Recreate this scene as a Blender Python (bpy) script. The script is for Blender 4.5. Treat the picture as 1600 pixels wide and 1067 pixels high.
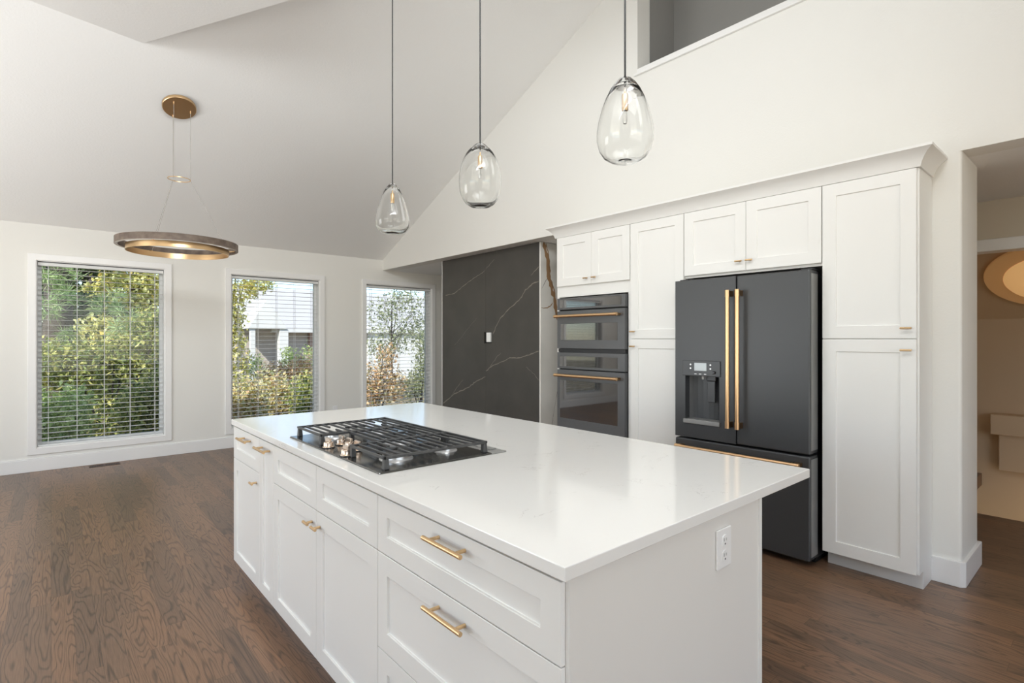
import bpy, bmesh, math, random
import numpy as np
from mathutils import Vector, Matrix

for o in list(bpy.data.objects):
    bpy.data.objects.remove(o)
C = bpy.context.scene.collection
SC = bpy.context.scene
PI = math.pi

# ------------------------------------------------------------------ camera
CAM_H = 1.37
FOC = 835.0                       # focal length in pixels of the 1600 px wide frame
YAW = math.atan(720 / 835.0)      # camera looks this far to the right of +Y
cam_data = bpy.data.cameras.new('camera')
cam_data.sensor_fit = 'HORIZONTAL'
cam_data.sensor_width = 36.0
cam_data.lens = 36.0 * FOC / 1600.0
cam_data.shift_y = -4.0 / 1600.0
cam_data.clip_start = 0.05
cam_data.clip_end = 300
cam = bpy.data.objects.new('camera', cam_data)
cam.location = (0, 0, CAM_H)
cam.rotation_euler = (PI / 2, 0, -YAW)
C.objects.link(cam)
SC.camera = cam

# ------------------------------------------------------------------ colour management
SC.view_settings.view_transform = 'Standard'
SC.view_settings.look = 'None'
SC.view_settings.exposure = -0.16
SC.view_settings.gamma = 1.0
SC.view_settings.use_curve_mapping = False
SC.cycles.use_denoising = True
SC.cycles.caustics_reflective = False
SC.cycles.caustics_refractive = False
SC.cycles.max_bounces = 12
SC.cycles.diffuse_bounces = 6
SC.cycles.transmission_bounces = 12
SC.cycles.transparent_max_bounces = 16
SC.cycles.sample_clamp_indirect = 6.0

# ------------------------------------------------------------------ sky and sun
SUN_DIR = Vector((0.60, 0.48, -0.70)).normalized()
world = bpy.data.worlds.new('sky')
SC.world = world
world.use_nodes = True
wn = world.node_tree
sky = wn.nodes.new('ShaderNodeTexSky')
sky.sky_type = 'NISHITA'
sky.sun_disc = False
sky.sun_elevation = math.asin(-SUN_DIR.z)
sky.sun_rotation = math.atan2(-SUN_DIR.x, -SUN_DIR.y)
sky.altitude = 1600
sky.air_density = 1.0
sky.dust_density = 1.5
wn.links.new(sky.outputs[0], wn.nodes['Background'].inputs[0])
wn.nodes['Background'].inputs[1].default_value = 0.34
sun_data = bpy.data.lights.new('sun', 'SUN')
sun_data.energy = 7.2
sun_data.angle = math.radians(0.6)
sun_data.color = (1.0, 0.95, 0.86)
sun = bpy.data.objects.new('sun', sun_data)
sun.rotation_euler = SUN_DIR.to_track_quat('-Z', 'Y').to_euler()
sun.location = (-10, -10, 20)
C.objects.link(sun)

def area(name, loc, direction, sx, sy, power, col=(1, 1, 1)):
    d = bpy.data.lights.new(name, 'AREA')
    d.shape = 'RECTANGLE'
    d.size = sx
    d.size_y = sy
    d.energy = power
    d.color = col
    o = bpy.data.objects.new(name, d)
    o.location = loc
    o.rotation_euler = Vector(direction).to_track_quat('-Z', 'Y').to_euler()
    C.objects.link(o)
    return o

# daylight from the glazed doors of the left wall and of the wall behind the camera,
# thrown upwards as it comes off the sunlit ground outside
area('daylight_left_far', (-2.52, 4.85, 1.35), (1, 0, 0.9), 2.1, 2.0, 86, (0.98, 0.99, 1.0))
area('daylight_left_near', (-2.52, 1.2, 1.35), (1, 0.25, 0.08), 2.1, 2.0, 20, (0.98, 0.99, 1.0))
area('daylight_back', (0.9, -2.92, 1.45), (0, 1, 0.8), 3.6, 2.2, 56, (1.0, 0.97, 0.92))
# added fill lamps without a real source: one onto the vault, two from above
area('fill_vault', (0.3, 0.4, 3.35), (0.20, 0.90, 0.50), 1.8, 0.7, 132, (0.94, 0.98, 1.0))
area('fill_top_near', (1.2, 0.2, 3.55), (0.3, 0.15, -1), 1.6, 1.2, 23, (0.98, 0.99, 1.0))
area('fill_top_far', (2.0, 3.0, 4.30), (0, 0.1, -1), 1.5, 1.5, 15, (0.98, 0.99, 1.0))

# ------------------------------------------------------------------ materials
def srgb(r, g, b):
    f = lambda c: (c / 255 / 12.92) if c / 255 <= 0.04045 else ((c / 255 + 0.055) / 1.055) ** 2.4
    return (f(r), f(g), f(b), 1.0)

def mat(name, col=(0.8, 0.8, 0.8, 1), rough=0.5, metal=0.0, spec=0.5):
    m = bpy.data.materials.new(name)
    m.use_nodes = True
    b = m.node_tree.nodes['Principled BSDF']
    b.inputs['Base Color'].default_value = col
    b.inputs['Roughness'].default_value = rough
    b.inputs['Metallic'].default_value = metal
    b.inputs['Specular IOR Level'].default_value = spec
    return m

def nd(m, kind, **kw):
    n = m.node_tree.nodes.new(kind)
    for k, v in kw.items():
        setattr(n, k, v)
    return n

def lk(m, a, b):
    m.node_tree.links.new(a, b)

def math_node(m, op, a, b=None):
    n = nd(m, 'ShaderNodeMath', operation=op)
    for i, v in enumerate((a, b)):
        if v is None:
            continue
        if isinstance(v, (int, float)):
            n.inputs[i].default_value = v
        else:
            lk(m, v, n.inputs[i])
    return n.outputs[0]

def bump(m, scale, strength, dist=0.002, detail=3):
    tc = nd(m, 'ShaderNodeTexCoord')
    n = nd(m, 'ShaderNodeTexNoise')
    n.inputs['Scale'].default_value = scale
    n.inputs['Detail'].default_value = detail
    lk(m, tc.outputs['Object'], n.inputs['Vector'])
    b = nd(m, 'ShaderNodeBump')
    b.inputs['Strength'].default_value = strength
    b.inputs['Distance'].default_value = dist
    lk(m, n.outputs['Fac'], b.inputs['Height'])
    lk(m, b.outputs[0], m.node_tree.nodes['Principled BSDF'].inputs['Normal'])
    return m

def ramp(m, fac, stops):
    r = nd(m, 'ShaderNodeValToRGB')
    e = r.color_ramp.elements
    while len(e) < len(stops):
        e.new(0.5)
    for x, (p, c) in zip(e, stops):
        x.position = p
        x.color = c
    lk(m, fac, r.inputs[0])
    return r.outputs[0]

M = {}
M['wall'] = bump(mat('wall_paint', (0.80, 0.79, 0.75, 1), 0.75), 90, 0.25, 0.003)
M['ceiling'] = bump(mat('ceiling_paint', (0.88, 0.88, 0.865, 1), 0.85), 60, 0.35, 0.004)
M['trim'] = mat('trim_paint', (0.84, 0.835, 0.82, 1), 0.35)
M['cabinet'] = bump(mat('cabinet_paint', (0.83, 0.825, 0.80, 1), 0.32), 300, 0.03, 0.0005)
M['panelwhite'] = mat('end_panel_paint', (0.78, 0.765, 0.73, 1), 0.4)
M['loftwall'] = mat('loft_grey_paint', (0.30, 0.295, 0.28, 1), 0.8)
M['hallwall'] = bump(mat('hall_paint', (0.62, 0.56, 0.46, 1), 0.8), 90, 0.2, 0.003)
M['stairwall'] = mat('stairwell_paint', (0.60, 0.48, 0.34, 1), 0.8)
M['brass'] = mat('brushed_brass', (0.72, 0.50, 0.28, 1), 0.34, 1.0)
M['bronze'] = mat('brushed_bronze', (0.82, 0.54, 0.30, 1), 0.30, 1.0)
M['darkbronze'] = mat('bronze_mount', (0.36, 0.22, 0.11, 1), 0.35, 1.0)
M['slate'] = mat('matte_black_steel', (0.075, 0.077, 0.080, 1), 0.42, 0.55)
M['slatedark'] = mat('appliance_recess', (0.030, 0.030, 0.032, 1), 0.35, 0.4)
M['slateside'] = mat('grey_door_edge', (0.34, 0.34, 0.33, 1), 0.38, 0.5)
M['black'] = mat('black_gap', (0.006, 0.006, 0.006, 1), 0.6)
M['blackglass'] = mat('black_glass', (0.012, 0.011, 0.011, 1), 0.03, 0.0, 0.8)
M['blackglass'].node_tree.nodes['Principled BSDF'].inputs['IOR'].default_value = 2.1
M['greyframe'] = mat('oven_face', (0.12, 0.122, 0.125, 1), 0.42, 0.5)
M['screen'] = mat('display_panel', (0.45, 0.50, 0.52, 1), 0.2)
M['silverbits'] = mat('silver_print', (0.6, 0.6, 0.6, 1), 0.3, 0.5)
M['iron'] = mat('cast_iron', (0.055, 0.055, 0.055, 1), 0.42, 0.2)
M['cooktopsteel'] = mat('dark_cooktop_steel', (0.17, 0.17, 0.165, 1), 0.16, 0.9)
M['aluminium'] = mat('burner_aluminium', (0.75, 0.75, 0.75, 1), 0.35, 0.9)
M['knob'] = mat('pale_bronze_knob', (0.80, 0.66, 0.54, 1), 0.25, 0.9)
M['cord'] = mat('black_cord', (0.012, 0.012, 0.012, 1), 0.6)
M['plastic'] = mat('white_plastic', (0.86, 0.86, 0.85, 1), 0.3)
M['slot'] = mat('outlet_slot', (0.08, 0.08, 0.08, 1), 0.6)
M['blind'] = mat('blind_slat', (0.70, 0.70, 0.69, 1), 0.45)
M['blindrail'] = mat('blind_rail', (0.74, 0.75, 0.74, 1), 0.45)
M['sash'] = mat('window_vinyl', (0.78, 0.79, 0.78, 1), 0.4)
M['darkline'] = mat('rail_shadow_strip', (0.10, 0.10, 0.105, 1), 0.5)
M['vent'] = mat('vent_bronze', (0.10, 0.06, 0.045, 1), 0.5, 0.3)
M['diffuser'] = mat('led_diffuser', (0.80, 0.76, 0.70, 1), 0.5)
M['cable'] = mat('steel_cable', (0.45, 0.43, 0.40, 1), 0.4, 0.4)
M['bulb'] = mat('frosted_bulb', (0.85, 0.84, 0.82, 1), 0.3)
M['darkvein'] = mat('pale_vein', (0.20, 0.175, 0.145, 1), 0.5)
M['brownvein'] = mat('rust_vein', (0.34, 0.20, 0.10, 1), 0.4)
M['greyvein'] = mat('grey_vein', (0.30, 0.27, 0.24, 1), 0.4)

def m_glass(name, ior=1.45, col=(1, 1, 1, 1)):
    m = mat(name, col, 0.0)
    b = m.node_tree.nodes['Principled BSDF']
    b.inputs['Transmission Weight'].default_value = 1.0
    b.inputs['IOR'].default_value = ior
    return m
M['glass'] = m_glass('clear_blown_glass', 1.33, (0.985, 0.99, 0.985, 1))

def m_pane():
    m = bpy.data.materials.new('window_glass')
    m.use_nodes = True
    n = m.node_tree
    n.nodes.clear()
    out = n.nodes.new('ShaderNodeOutputMaterial')
    mix = n.nodes.new('ShaderNodeMixShader')
    t = n.nodes.new('ShaderNodeBsdfTransparent')
    t.inputs[0].default_value = (0.95, 0.965, 0.955, 1)
    g = n.nodes.new('ShaderNodeBsdfGlossy')
    g.inputs['Roughness'].default_value = 0.0
    f = n.nodes.new('ShaderNodeFresnel')
    f.inputs[0].default_value = 1.3
    n.links.new(f.outputs[0], mix.inputs[0])
    n.links.new(t.outputs[0], mix.inputs[1])
    n.links.new(g.outputs[0], mix.inputs[2])
    n.links.new(mix.outputs[0], out.inputs[0])
    return m
M['pane'] = m_pane()

def m_quartz():
    m = mat('white_quartz', (0.85, 0.845, 0.82, 1), 0.10)
    tc = nd(m, 'ShaderNodeTexCoord')
    n1 = nd(m, 'ShaderNodeTexNoise')
    n1.inputs['Scale'].default_value = 2.6
    n1.inputs['Detail'].default_value = 6
    n1.inputs['Roughness'].default_value = 0.65
    n1.inputs['Distortion'].default_value = 0.9
    lk(m, tc.outputs['Object'], n1.inputs['Vector'])
    v = math_node(m, 'ABSOLUTE', math_node(m, 'SUBTRACT', n1.outputs['Fac'], 0.53))
    line = math_node(m, 'LESS_THAN', v, 0.0035)
    n2 = nd(m, 'ShaderNodeTexNoise')
    n2.inputs['Scale'].default_value = 7.0
    n2.inputs['Detail'].default_value = 2
    lk(m, tc.outputs['Object'], n2.inputs['Vector'])
    gate = nd(m, 'ShaderNodeMapRange')
    gate.inputs['From Min'].default_value = 0.52
    gate.inputs['From Max'].default_value = 0.68
    lk(m, n2.outputs['Fac'], gate.inputs['Value'])
    f = math_node(m, 'MULTIPLY', math_node(m, 'MULTIPLY', line, gate.outputs[0]), 0.55)
    mx = nd(m, 'ShaderNodeMix', data_type='RGBA')
    lk(m, f, mx.inputs['Factor'])
    mx.inputs['A'].default_value = (0.85, 0.845, 0.82, 1)
    mx.inputs['B'].default_value = (0.50, 0.48, 0.46, 1)
    lk(m, mx.outputs['Result'], m.node_tree.nodes['Principled BSDF'].inputs['Base Color'])
    return m
M['quartz'] = m_quartz()

def m_mottled(name, c1, c2, scale, rough):
    m = mat(name, c1, rough)
    tc = nd(m, 'ShaderNodeTexCoord')
    n1 = nd(m, 'ShaderNodeTexNoise')
    n1.inputs['Scale'].default_value = scale
    n1.inputs['Detail'].default_value = 5
    lk(m, tc.outputs['Object'], n1.inputs['Vector'])
    lk(m, ramp(m, n1.outputs['Fac'], [(0.35, c1), (0.7, c2)]), m.node_tree.nodes['Principled BSDF'].inputs['Base Color'])
    return m
M['darkstone'] = m_mottled('charcoal_stone', (0.052, 0.048, 0.042, 1), (0.066, 0.060, 0.052, 1), 3.0, 0.55)
M['marble'] = m_mottled('pale_marble', (0.70, 0.68, 0.64, 1), (0.80, 0.78, 0.74, 1), 2.5, 0.3)
M['weatheredwood'] = m_mottled('weathered_wood', (0.10, 0.072, 0.055, 1), (0.21, 0.16, 0.125, 1), 14.0, 0.6)

def m_floor():
    m = mat('oak_strip_floor', (0.1, 0.06, 0.04, 1), 0.3)
    bs = m.node_tree.nodes['Principled BSDF']
    tc = nd(m, 'ShaderNodeTexCoord')
    sp = nd(m, 'ShaderNodeSeparateXYZ')
    lk(m, tc.outputs['Object'], sp.inputs[0])
    W, L = 0.083, 0.95
    xs = math_node(m, 'DIVIDE', sp.outputs[0], W)
    row = math_node(m, 'FLOOR', xs)
    fx = math_node(m, 'FRACT', xs)
    wn1 = nd(m, 'ShaderNodeTexWhiteNoise', noise_dimensions='1D')
    lk(m, row, wn1.inputs['W'])
    ys = math_node(m, 'ADD', math_node(m, 'DIVIDE', sp.outputs[1], L), math_node(m, 'MULTIPLY', wn1.outputs['Value'], 7.0))
    col = math_node(m, 'FLOOR', ys)
    fy = math_node(m, 'FRACT', ys)
    cid = nd(m, 'ShaderNodeCombineXYZ')
    lk(m, row, cid.inputs[0]); lk(m, col, cid.inputs[1])
    wn2 = nd(m, 'ShaderNodeTexWhiteNoise', noise_dimensions='3D')
    lk(m, cid.outputs[0], wn2.inputs['Vector'])
    rnd = wn2.outputs['Value']
    # grain: contour lines of a stretched noise, a different patch of it for each strip
    gx = math_node(m, 'ADD', math_node(m, 'MULTIPLY', sp.outputs[0], 9.0), math_node(m, 'MULTIPLY', rnd, 37.0))
    gy = math_node(m, 'ADD', math_node(m, 'MULTIPLY', sp.outputs[1], 0.95), math_node(m, 'MULTIPLY', rnd, 91.0))
    gv = nd(m, 'ShaderNodeCombineXYZ')
    lk(m, gx, gv.inputs[0]); lk(m, gy, gv.inputs[1])
    n1 = nd(m, 'ShaderNodeTexNoise')
    n1.inputs['Scale'].default_value = 1.25
    n1.inputs['Detail'].default_value = 1.5
    n1.inputs['Roughness'].default_value = 0.5
    n1.inputs['Distortion'].default_value = 0.4
    lk(m, gv.outputs[0], n1.inputs['Vector'])
    s0 = math_node(m, 'SINE', math_node(m, 'MULTIPLY', n1.outputs['Fac'], 105.0))
    s = math_node(m, 'SUBTRACT', 1.0, math_node(m, 'MULTIPLY', math_node(m, 'POWER', math_node(m, 'MAXIMUM', s0, 0.0), 2.2), 2.0))
    # fine pores
    pv = nd(m, 'ShaderNodeCombineXYZ')
    lk(m, math_node(m, 'MULTIPLY', sp.outputs[0], 330.0), pv.inputs[0])
    lk(m, math_node(m, 'MULTIPLY', sp.outputs[1], 9.0), pv.inputs[1])
    n2 = nd(m, 'ShaderNodeTexNoise')
    n2.inputs['Scale'].default_value = 1.0
    n2.inputs['Detail'].default_value = 3
    lk(m, pv.outputs[0], n2.inputs['Vector'])
    g = math_node(m, 'ADD', math_node(m, 'MULTIPLY', s, 0.21), math_node(m, 'ADD', math_node(m, 'MULTIPLY', n2.outputs['Fac'], 1.0), -0.06))
    c = ramp(m, g, [(0.08, (0.066, 0.039, 0.025, 1)), (0.42, (0.142, 0.083, 0.050, 1)), (0.82, (0.225, 0.134, 0.080, 1))])
    tint = ramp(m, rnd, [(0.0, (0.74, 0.74, 0.75, 1)), (0.35, (0.96, 0.95, 0.94, 1)), (0.7, (1.08, 1.02, 0.96, 1)), (1.0, (1.24, 1.15, 1.05, 1))])
    mx = nd(m, 'ShaderNodeMix', data_type='RGBA', blend_type='MULTIPLY')
    mx.inputs['Factor'].default_value = 1.0
    lk(m, c, mx.inputs['A']); lk(m, tint, mx.inputs['B'])
    ex = math_node(m, 'MULTIPLY', math_node(m, 'MINIMUM', fx, math_node(m, 'SUBTRACT', 1.0, fx)), W)
    ey = math_node(m, 'MULTIPLY', math_node(m, 'MINIMUM', fy, math_node(m, 'SUBTRACT', 1.0, fy)), L)
    seam = math_node(m, 'LESS_THAN', math_node(m, 'MINIMUM', ex, ey), 0.0007)
    mx2 = nd(m, 'ShaderNodeMix', data_type='RGBA')
    lk(m, math_node(m, 'MULTIPLY', seam, 0.7), mx2.inputs['Factor'])
    lk(m, mx.outputs['Result'], mx2.inputs['A'])
    mx2.inputs['B'].default_value = (0.02, 0.012, 0.009, 1)
    lk(m, mx2.outputs['Result'], bs.inputs['Base Color'])
    bs.inputs['Roughness'].default_value = 0.36
    bs.inputs['Specular IOR Level'].default_value = 0.7
    bm = nd(m, 'ShaderNodeBump')
    bm.inputs['Strength'].default_value = 0.12
    bm.inputs['Distance'].default_value = 0.001
    lk(m, g, bm.inputs['Height'])
    lk(m, bm.outputs[0], bs.inputs['Normal'])
    return m
M['floor'] = m_floor()

def m_leaf(name, cols, trans=0.4):
    m = mat(name, cols[0], 0.5)
    g = nd(m, 'ShaderNodeNewGeometry')
    k = len(cols)
    c = ramp(m, g.outputs['Random Per Island'], [(i / max(1, k - 1), c) for i, c in enumerate(cols)])
    b = m.node_tree.nodes['Principled BSDF']
    lk(m, c, b.inputs['Base Color'])
    t = nd(m, 'ShaderNodeBsdfTranslucent')
    lk(m, c, t.inputs[0])
    mx = nd(m, 'ShaderNodeMixShader')
    mx.inputs[0].default_value = trans
    lk(m, b.outputs[0], mx.inputs[1])
    lk(m, t.outputs[0], mx.inputs[2])
    lk(m, mx.outputs[0], m.node_tree.nodes['Material Output'].inputs[0])
    return m
LG = lambda r, g, b: srgb(r, g, b)
M['leaf_mixed'] = m_leaf('leaves_green_yellow', [LG(85, 105, 62), LG(132, 150, 85), LG(175, 186, 109), LG(237, 231, 152), LG(141, 141, 85)])
M['leaf_yellow'] = m_leaf('leaves_yellow_green', [LG(175, 175, 102), LG(231, 226, 141), LG(250, 250, 186), LG(141, 150, 85), LG(247, 220, 130)])
M['leaf_dark'] = m_leaf('leaves_dark_green', [LG(55, 71, 46), LG(80, 98, 60), LG(109, 128, 76), LG(152, 161, 100)])
M['leaf_cream'] = m_leaf('leaves_cream_autumn', [LG(175, 164, 102), LG(250, 245, 186), LG(227, 198, 152), LG(141, 150, 85), LG(250, 250, 220), LG(247, 207, 175)])
M['leaf_rust'] = m_leaf('leaves_rust', [LG(175, 132, 91), LG(238, 198, 155), LG(250, 231, 195), LG(141, 123, 89), LG(175, 175, 118)])
M['leaf_fresh'] = m_leaf('leaves_fresh_green', [LG(127, 156, 90), LG(193, 214, 136), LG(241, 250, 181), LG(156, 168, 112)])
M['leaf_pale'] = m_leaf('leaves_pale_green', [LG(120, 130, 96), LG(168, 176, 138), LG(204, 206, 172), LG(140, 146, 116)])
M['needle'] = m_leaf('pine_needles', [LG(109, 137, 91), LG(175, 200, 137), LG(216, 231, 175), LG(132, 152, 109)])
M['bark'] = m_mottled('bark', (0.05, 0.04, 0.033, 1), (0.11, 0.09, 0.075, 1), 9.0, 0.9)
M['lawn'] = m_mottled('garden_ground', (0.16, 0.14, 0.08, 1), (0.30, 0.24, 0.15, 1), 2.0, 0.9)
M['housewhite'] = mat('house_white', (0.74, 0.74, 0.74, 1), 0.6)
M['housetan'] = mat('house_tan', (0.52, 0.46, 0.42, 1), 0.8)
M['housebrick'] = m_mottled('house_brick', (0.28, 0.17, 0.13, 1), (0.42, 0.27, 0.22, 1), 8, 0.9)
M['houseroof'] = mat('pale_roof', (0.50, 0.49, 0.49, 1), 0.8)
M['siding'] = m_mottled('outer_siding', (0.5, 0.48, 0.44, 1), (0.54, 0.52, 0.48, 1), 3, 0.8)
def m_lamp():
    m = mat('warm_lamp_glass', (0.9, 0.66, 0.36, 1), 0.4)
    b = m.node_tree.nodes['Principled BSDF']
    b.inputs['Emission Color'].default_value = (1.0, 0.56, 0.22, 1)
    b.inputs['Emission Strength'].default_value = 0.42
    return m
M['lampglow'] = m_lamp()
M['lamprim'] = mat('amber_lamp_rim', (0.66, 0.42, 0.20, 1), 0.35)
M['lamprim'].node_tree.nodes['Principled BSDF'].inputs['Emission Color'].default_value = (1.0, 0.52, 0.20, 1)
M['lamprim'].node_tree.nodes['Principled BSDF'].inputs['Emission Strength'].default_value = 0.12

# ------------------------------------------------------------------ mesh helpers
class MB:
    """collects shapes in world coordinates and links them as one mesh object"""
    def __init__(self):
        self.v = []; self.f = []; self.mi = []
    def _add(self, vs, fs, mi=0):
        o = len(self.v)
        self.v.extend([tuple(p) for p in vs])
        self.f.extend([tuple(i + o for i in f) for f in fs])
        self.mi.extend([mi] * len(fs))
    def box(self, x0, x1, y0, y1, z0, z1, mi=0):
        vs = [(x0, y0, z0), (x1, y0, z0), (x1, y1, z0), (x0, y1, z0), (x0, y0, z1), (x1, y0, z1), (x1, y1, z1), (x0, y1, z1)]
        fs = [(0, 3, 2, 1), (4, 5, 6, 7), (0, 1, 5, 4), (1, 2, 6, 5), (2, 3, 7, 6), (3, 0, 4, 7)]
        self._add(vs, fs, mi)
        return self
    def hexa(self, b, t, mi=0):
        fs = [(3, 2, 1, 0), (4, 5, 6, 7), (0, 1, 5, 4), (1, 2, 6, 5), (2, 3, 7, 6), (3, 0, 4, 7)]
        self._add(list(b) + list(t), fs, mi)
        return self
    def prism(self, pts, vec, mi=0):
        n = len(pts); v = Vector(vec)
        a = [Vector(p) for p in pts]
        b = [p + v for p in a]
        fs = [tuple(reversed(range(n))), tuple(range(n, 2 * n))]
        for i in range(n):
            j = (i + 1) % n
            fs.append((i, j, j + n, i + n))
        self._add(a + b, fs, mi)
        return self
    def tube(self, pts, r, n=10, mi=0, cap=True):
        pts = [Vector(p) for p in pts]
        rs = r if isinstance(r, (list, tuple)) else [r] * len(pts)
        vs = []; fs = []
        u = None
        for i, p in enumerate(pts):
            d = (pts[min(i + 1, len(pts) - 1)] - pts[max(i - 1, 0)]).normalized()
            if u is None:
                h = Vector((0, 0, 1)) if abs(d.z) < 0.9 else Vector((1, 0, 0))
                u = d.cross(h).normalized()
            else:
                u = (u - d * u.dot(d)).normalized()
            w = d.cross(u)
            for k in range(n):
                a = 2 * PI * k / n
                vs.append(p + (u * math.cos(a) + w * math.sin(a)) * rs[i])
        for i in range(len(pts) - 1):
            for k in range(n):
                k2 = (k + 1) % n
                fs.append((i * n + k, i * n + k2, (i + 1) * n + k2, (i + 1) * n + k))
        if cap:
            fs.append(tuple(reversed(range(n))))
            fs.append(tuple(range((len(pts) - 1) * n, len(pts) * n)))
        self._add(vs, fs, mi)
        return self
    def lathe(self, prof, c, n=40, axis=None, closed=False, mi=0):
        """prof: list of (r, h) along the axis from c; r==0 closes to a pole"""
        ax = Vector(axis).normalized() if axis is not None else Vector((0, 0, 1))
        h0 = Vector((1, 0, 0)) if abs(ax.x) < 0.9 else Vector((0, 1, 0))
        u = (h0 - ax * h0.dot(ax)).normalized()
        w = ax.cross(u)
        c = Vector(c)
        vs = []; rings = []
        for r, h in prof:
            if r <= 1e-7:
                rings.append([len(vs)]); vs.append(c + ax * h)
            else:
                ring = []
                for k in range(n):
                    a = 2 * PI * k / n
                    ring.append(len(vs)); vs.append(c + ax * h + (u * math.cos(a) + w * math.sin(a)) * r)
                rings.append(ring)
        fs = []
        m = len(rings)
        for i in range(m if closed else m - 1):
            A = rings[i]; B = rings[(i + 1) % m]
            if len(A) == 1 and len(B) == 1:
                continue
            for k in range(n):
                k2 = (k + 1) % n
                if len(A) == 1:
                    fs.append((A[0], B[k2], B[k]))
                elif len(B) == 1:
                    fs.append((A[k], A[k2], B[0]))
                else:
                    fs.append((A[k], A[k2], B[k2], B[k]))
        self._add(vs, fs, mi)
        return self
    def build(self, name, m, parent=None, smooth=False, bevel=0.0, seg=2, recalc=True):
        mats = m if isinstance(m, (list, tuple)) else [m]
        off = Vector((0, 0, 0))
        p = parent
        while p is not None:
            off += p.location
            p = p.parent
        me = bpy.data.meshes.new(name)
        me.from_pydata([(x - off.x, y - off.y, z - off.z) for x, y, z in self.v], [], self.f)
        for q in mats:
            me.materials.append(q)
        if len(mats) > 1:
            me.polygons.foreach_set('material_index', self.mi)
        if recalc:
            bm = bmesh.new(); bm.from_mesh(me)
            bmesh.ops.recalc_face_normals(bm, faces=bm.faces)
            bm.to_mesh(me); bm.free()
        if smooth:
            me.polygons.foreach_set('use_smooth', [True] * len(me.polygons))
            try:
                me.set_sharp_from_angle(angle=math.radians(35))
            except Exception:
                pass
        o = bpy.data.objects.new(name, me)
        C.objects.link(o)
        if parent is not None:
            o.parent = parent
        if bevel > 0:
            b = o.modifiers.new('edge', 'BEVEL')
            b.width = bevel; b.segments = seg; b.limit_method = 'ANGLE'
            b.angle_limit = math.radians(40)
            b.harden_normals = False
        return o

def tag(o, label=None, cat=None, group=None, kind=None):
    if label: o['label'] = label
    if cat: o['category'] = cat
    if group: o['group'] = group
    if kind: o['kind'] = kind
    return o

def thing(name, label, cat, loc, group=None):
    o = bpy.data.objects.new(name, None)
    o.empty_display_size = 0.1
    o.location = loc
    C.objects.link(o)
    return tag(o, label, cat, group)

def structure(name, mb, m, **kw):
    o = mb.build(name, m, **kw)
    o['kind'] = 'structure'
    return o

# ------------------------------------------------------------------ the room
YW = 7.41            # inner face of the window wall
XW = 3.805           # inner face of the kitchen wall
XL = -2.6            # left wall
YB = -3.0            # wall behind the camera
ZS = 2.41            # soffit and hall ceiling
SL = 0.443           # pitch of the vault
ZE = 2.56            # vault height at the window wall
YR = 0.75            # ridge
zc = lambda y: ZE + SL * (YW - y)

structure('floor', MB().box(XL - 0.2, 5.52, YB - 0.2, YW + 0.14, -0.12, 0.0).box(3.98, 8.0, 1.0, YW + 0.14, -0.12, -0.001), M['floor'])

# window wall with its openings
WT = 0.16
wins = [(-1.945, -0.815), (-0.122, 1.015), (1.71, 2.845), (3.53, 4.672)]
WZ0, WZ1 = 0.235, 2.192
mb = MB()
xs = [XL - 0.2] + [q for w in wins for q in w] + [8.0]
for i in range(0, len(xs), 2):
    mb.box(xs[i], xs[i + 1], YW, YW + WT, -0.3, 2.75)
for a, b in wins:
    mb.box(a, b, YW, YW + WT, -0.3, WZ0)
    mb.box(a, b, YW, YW + WT, WZ1, 2.75)
structure('wall_window', mb, M['wall'])

# kitchen wall above the cabinets: gable shaped, with the loft opening
T = 0.176
mb = MB()
def slab_yz(pts, x0, x1):
    mb.prism([(x0, y, z) for y, z in pts], (x1 - x0, 0, 0))
top = 0.10
slab_yz([(2.766, ZS), (YW, ZS), (YW, zc(YW) + top), (2.766, zc(2.766) + top)], XW, XW + T)
slab_yz([(YB - 0.2, ZS), (2.766, ZS), (2.766, 3.66), (YB - 0.2, 3.66)], XW, XW + T)
structure('wall_kitchen', mb, M['wall'])
# the stub of wall that ends the cabinet run, rounded corner
mb = MB()
r = 0.018
pts = [(XW, 0.752, 0)]
for k in range(5):
    a = PI + PI / 2 * k / 4
    pts.append((XW + r + r * math.cos(a), 0.612 + r + r * math.sin(a), 0))
for k in range(5):
    a = -PI / 2 + PI / 2 * k / 4
    pts.append((4.265 - r + r * math.cos(a), 0.612 + r + r * math.sin(a), 0))
pts.append((4.265, 0.752, 0))
mb.prism(pts, (0, 0, ZS))
structure('wall_stub', mb, M['wall'], smooth=True)
# wall behind the cabinets and the far side of the alcove
structure('wall_alcove', MB().box(4.30, 4.40, 0.752, 3.9, 0, ZS).box(6.9, 7.0, 3.9, YW, 0, ZS).box(4.30, 7.0, 3.80, 3.90, 0, ZS), M['wall'])
structure('ceiling_soffit', MB().box(XW + T, 8.0, -3.0, YW, ZS, ZS + 0.10), M['ceiling'])

# vault
mb = MB()
mb.prism([(XL - 0.2, YW + 0.5, zc(YW + 0.5)), (XL - 0.2, YR, zc(YR)), (XL - 0.2, YR, zc(YR) + 0.15), (XL - 0.2, YW + 0.5, zc(YW + 0.5) + 0.15)], (6.7 - XL - 0.5 + 0.6, 0, 0))
mb.prism([(XL - 0.2, YR, zc(YR)), (XL - 0.2, YB - 0.2, zc(YR) - 0.4 * (YR - YB)), (XL - 0.2, YB - 0.2, zc(YR) - 0.4 * (YR - YB) + 0.15), (XL - 0.2, YR, zc(YR) + 0.15)], (6.7 - XL - 0.5 + 0.6, 0, 0))
structure('ceiling_vault', mb, M['ceiling'])
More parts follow.
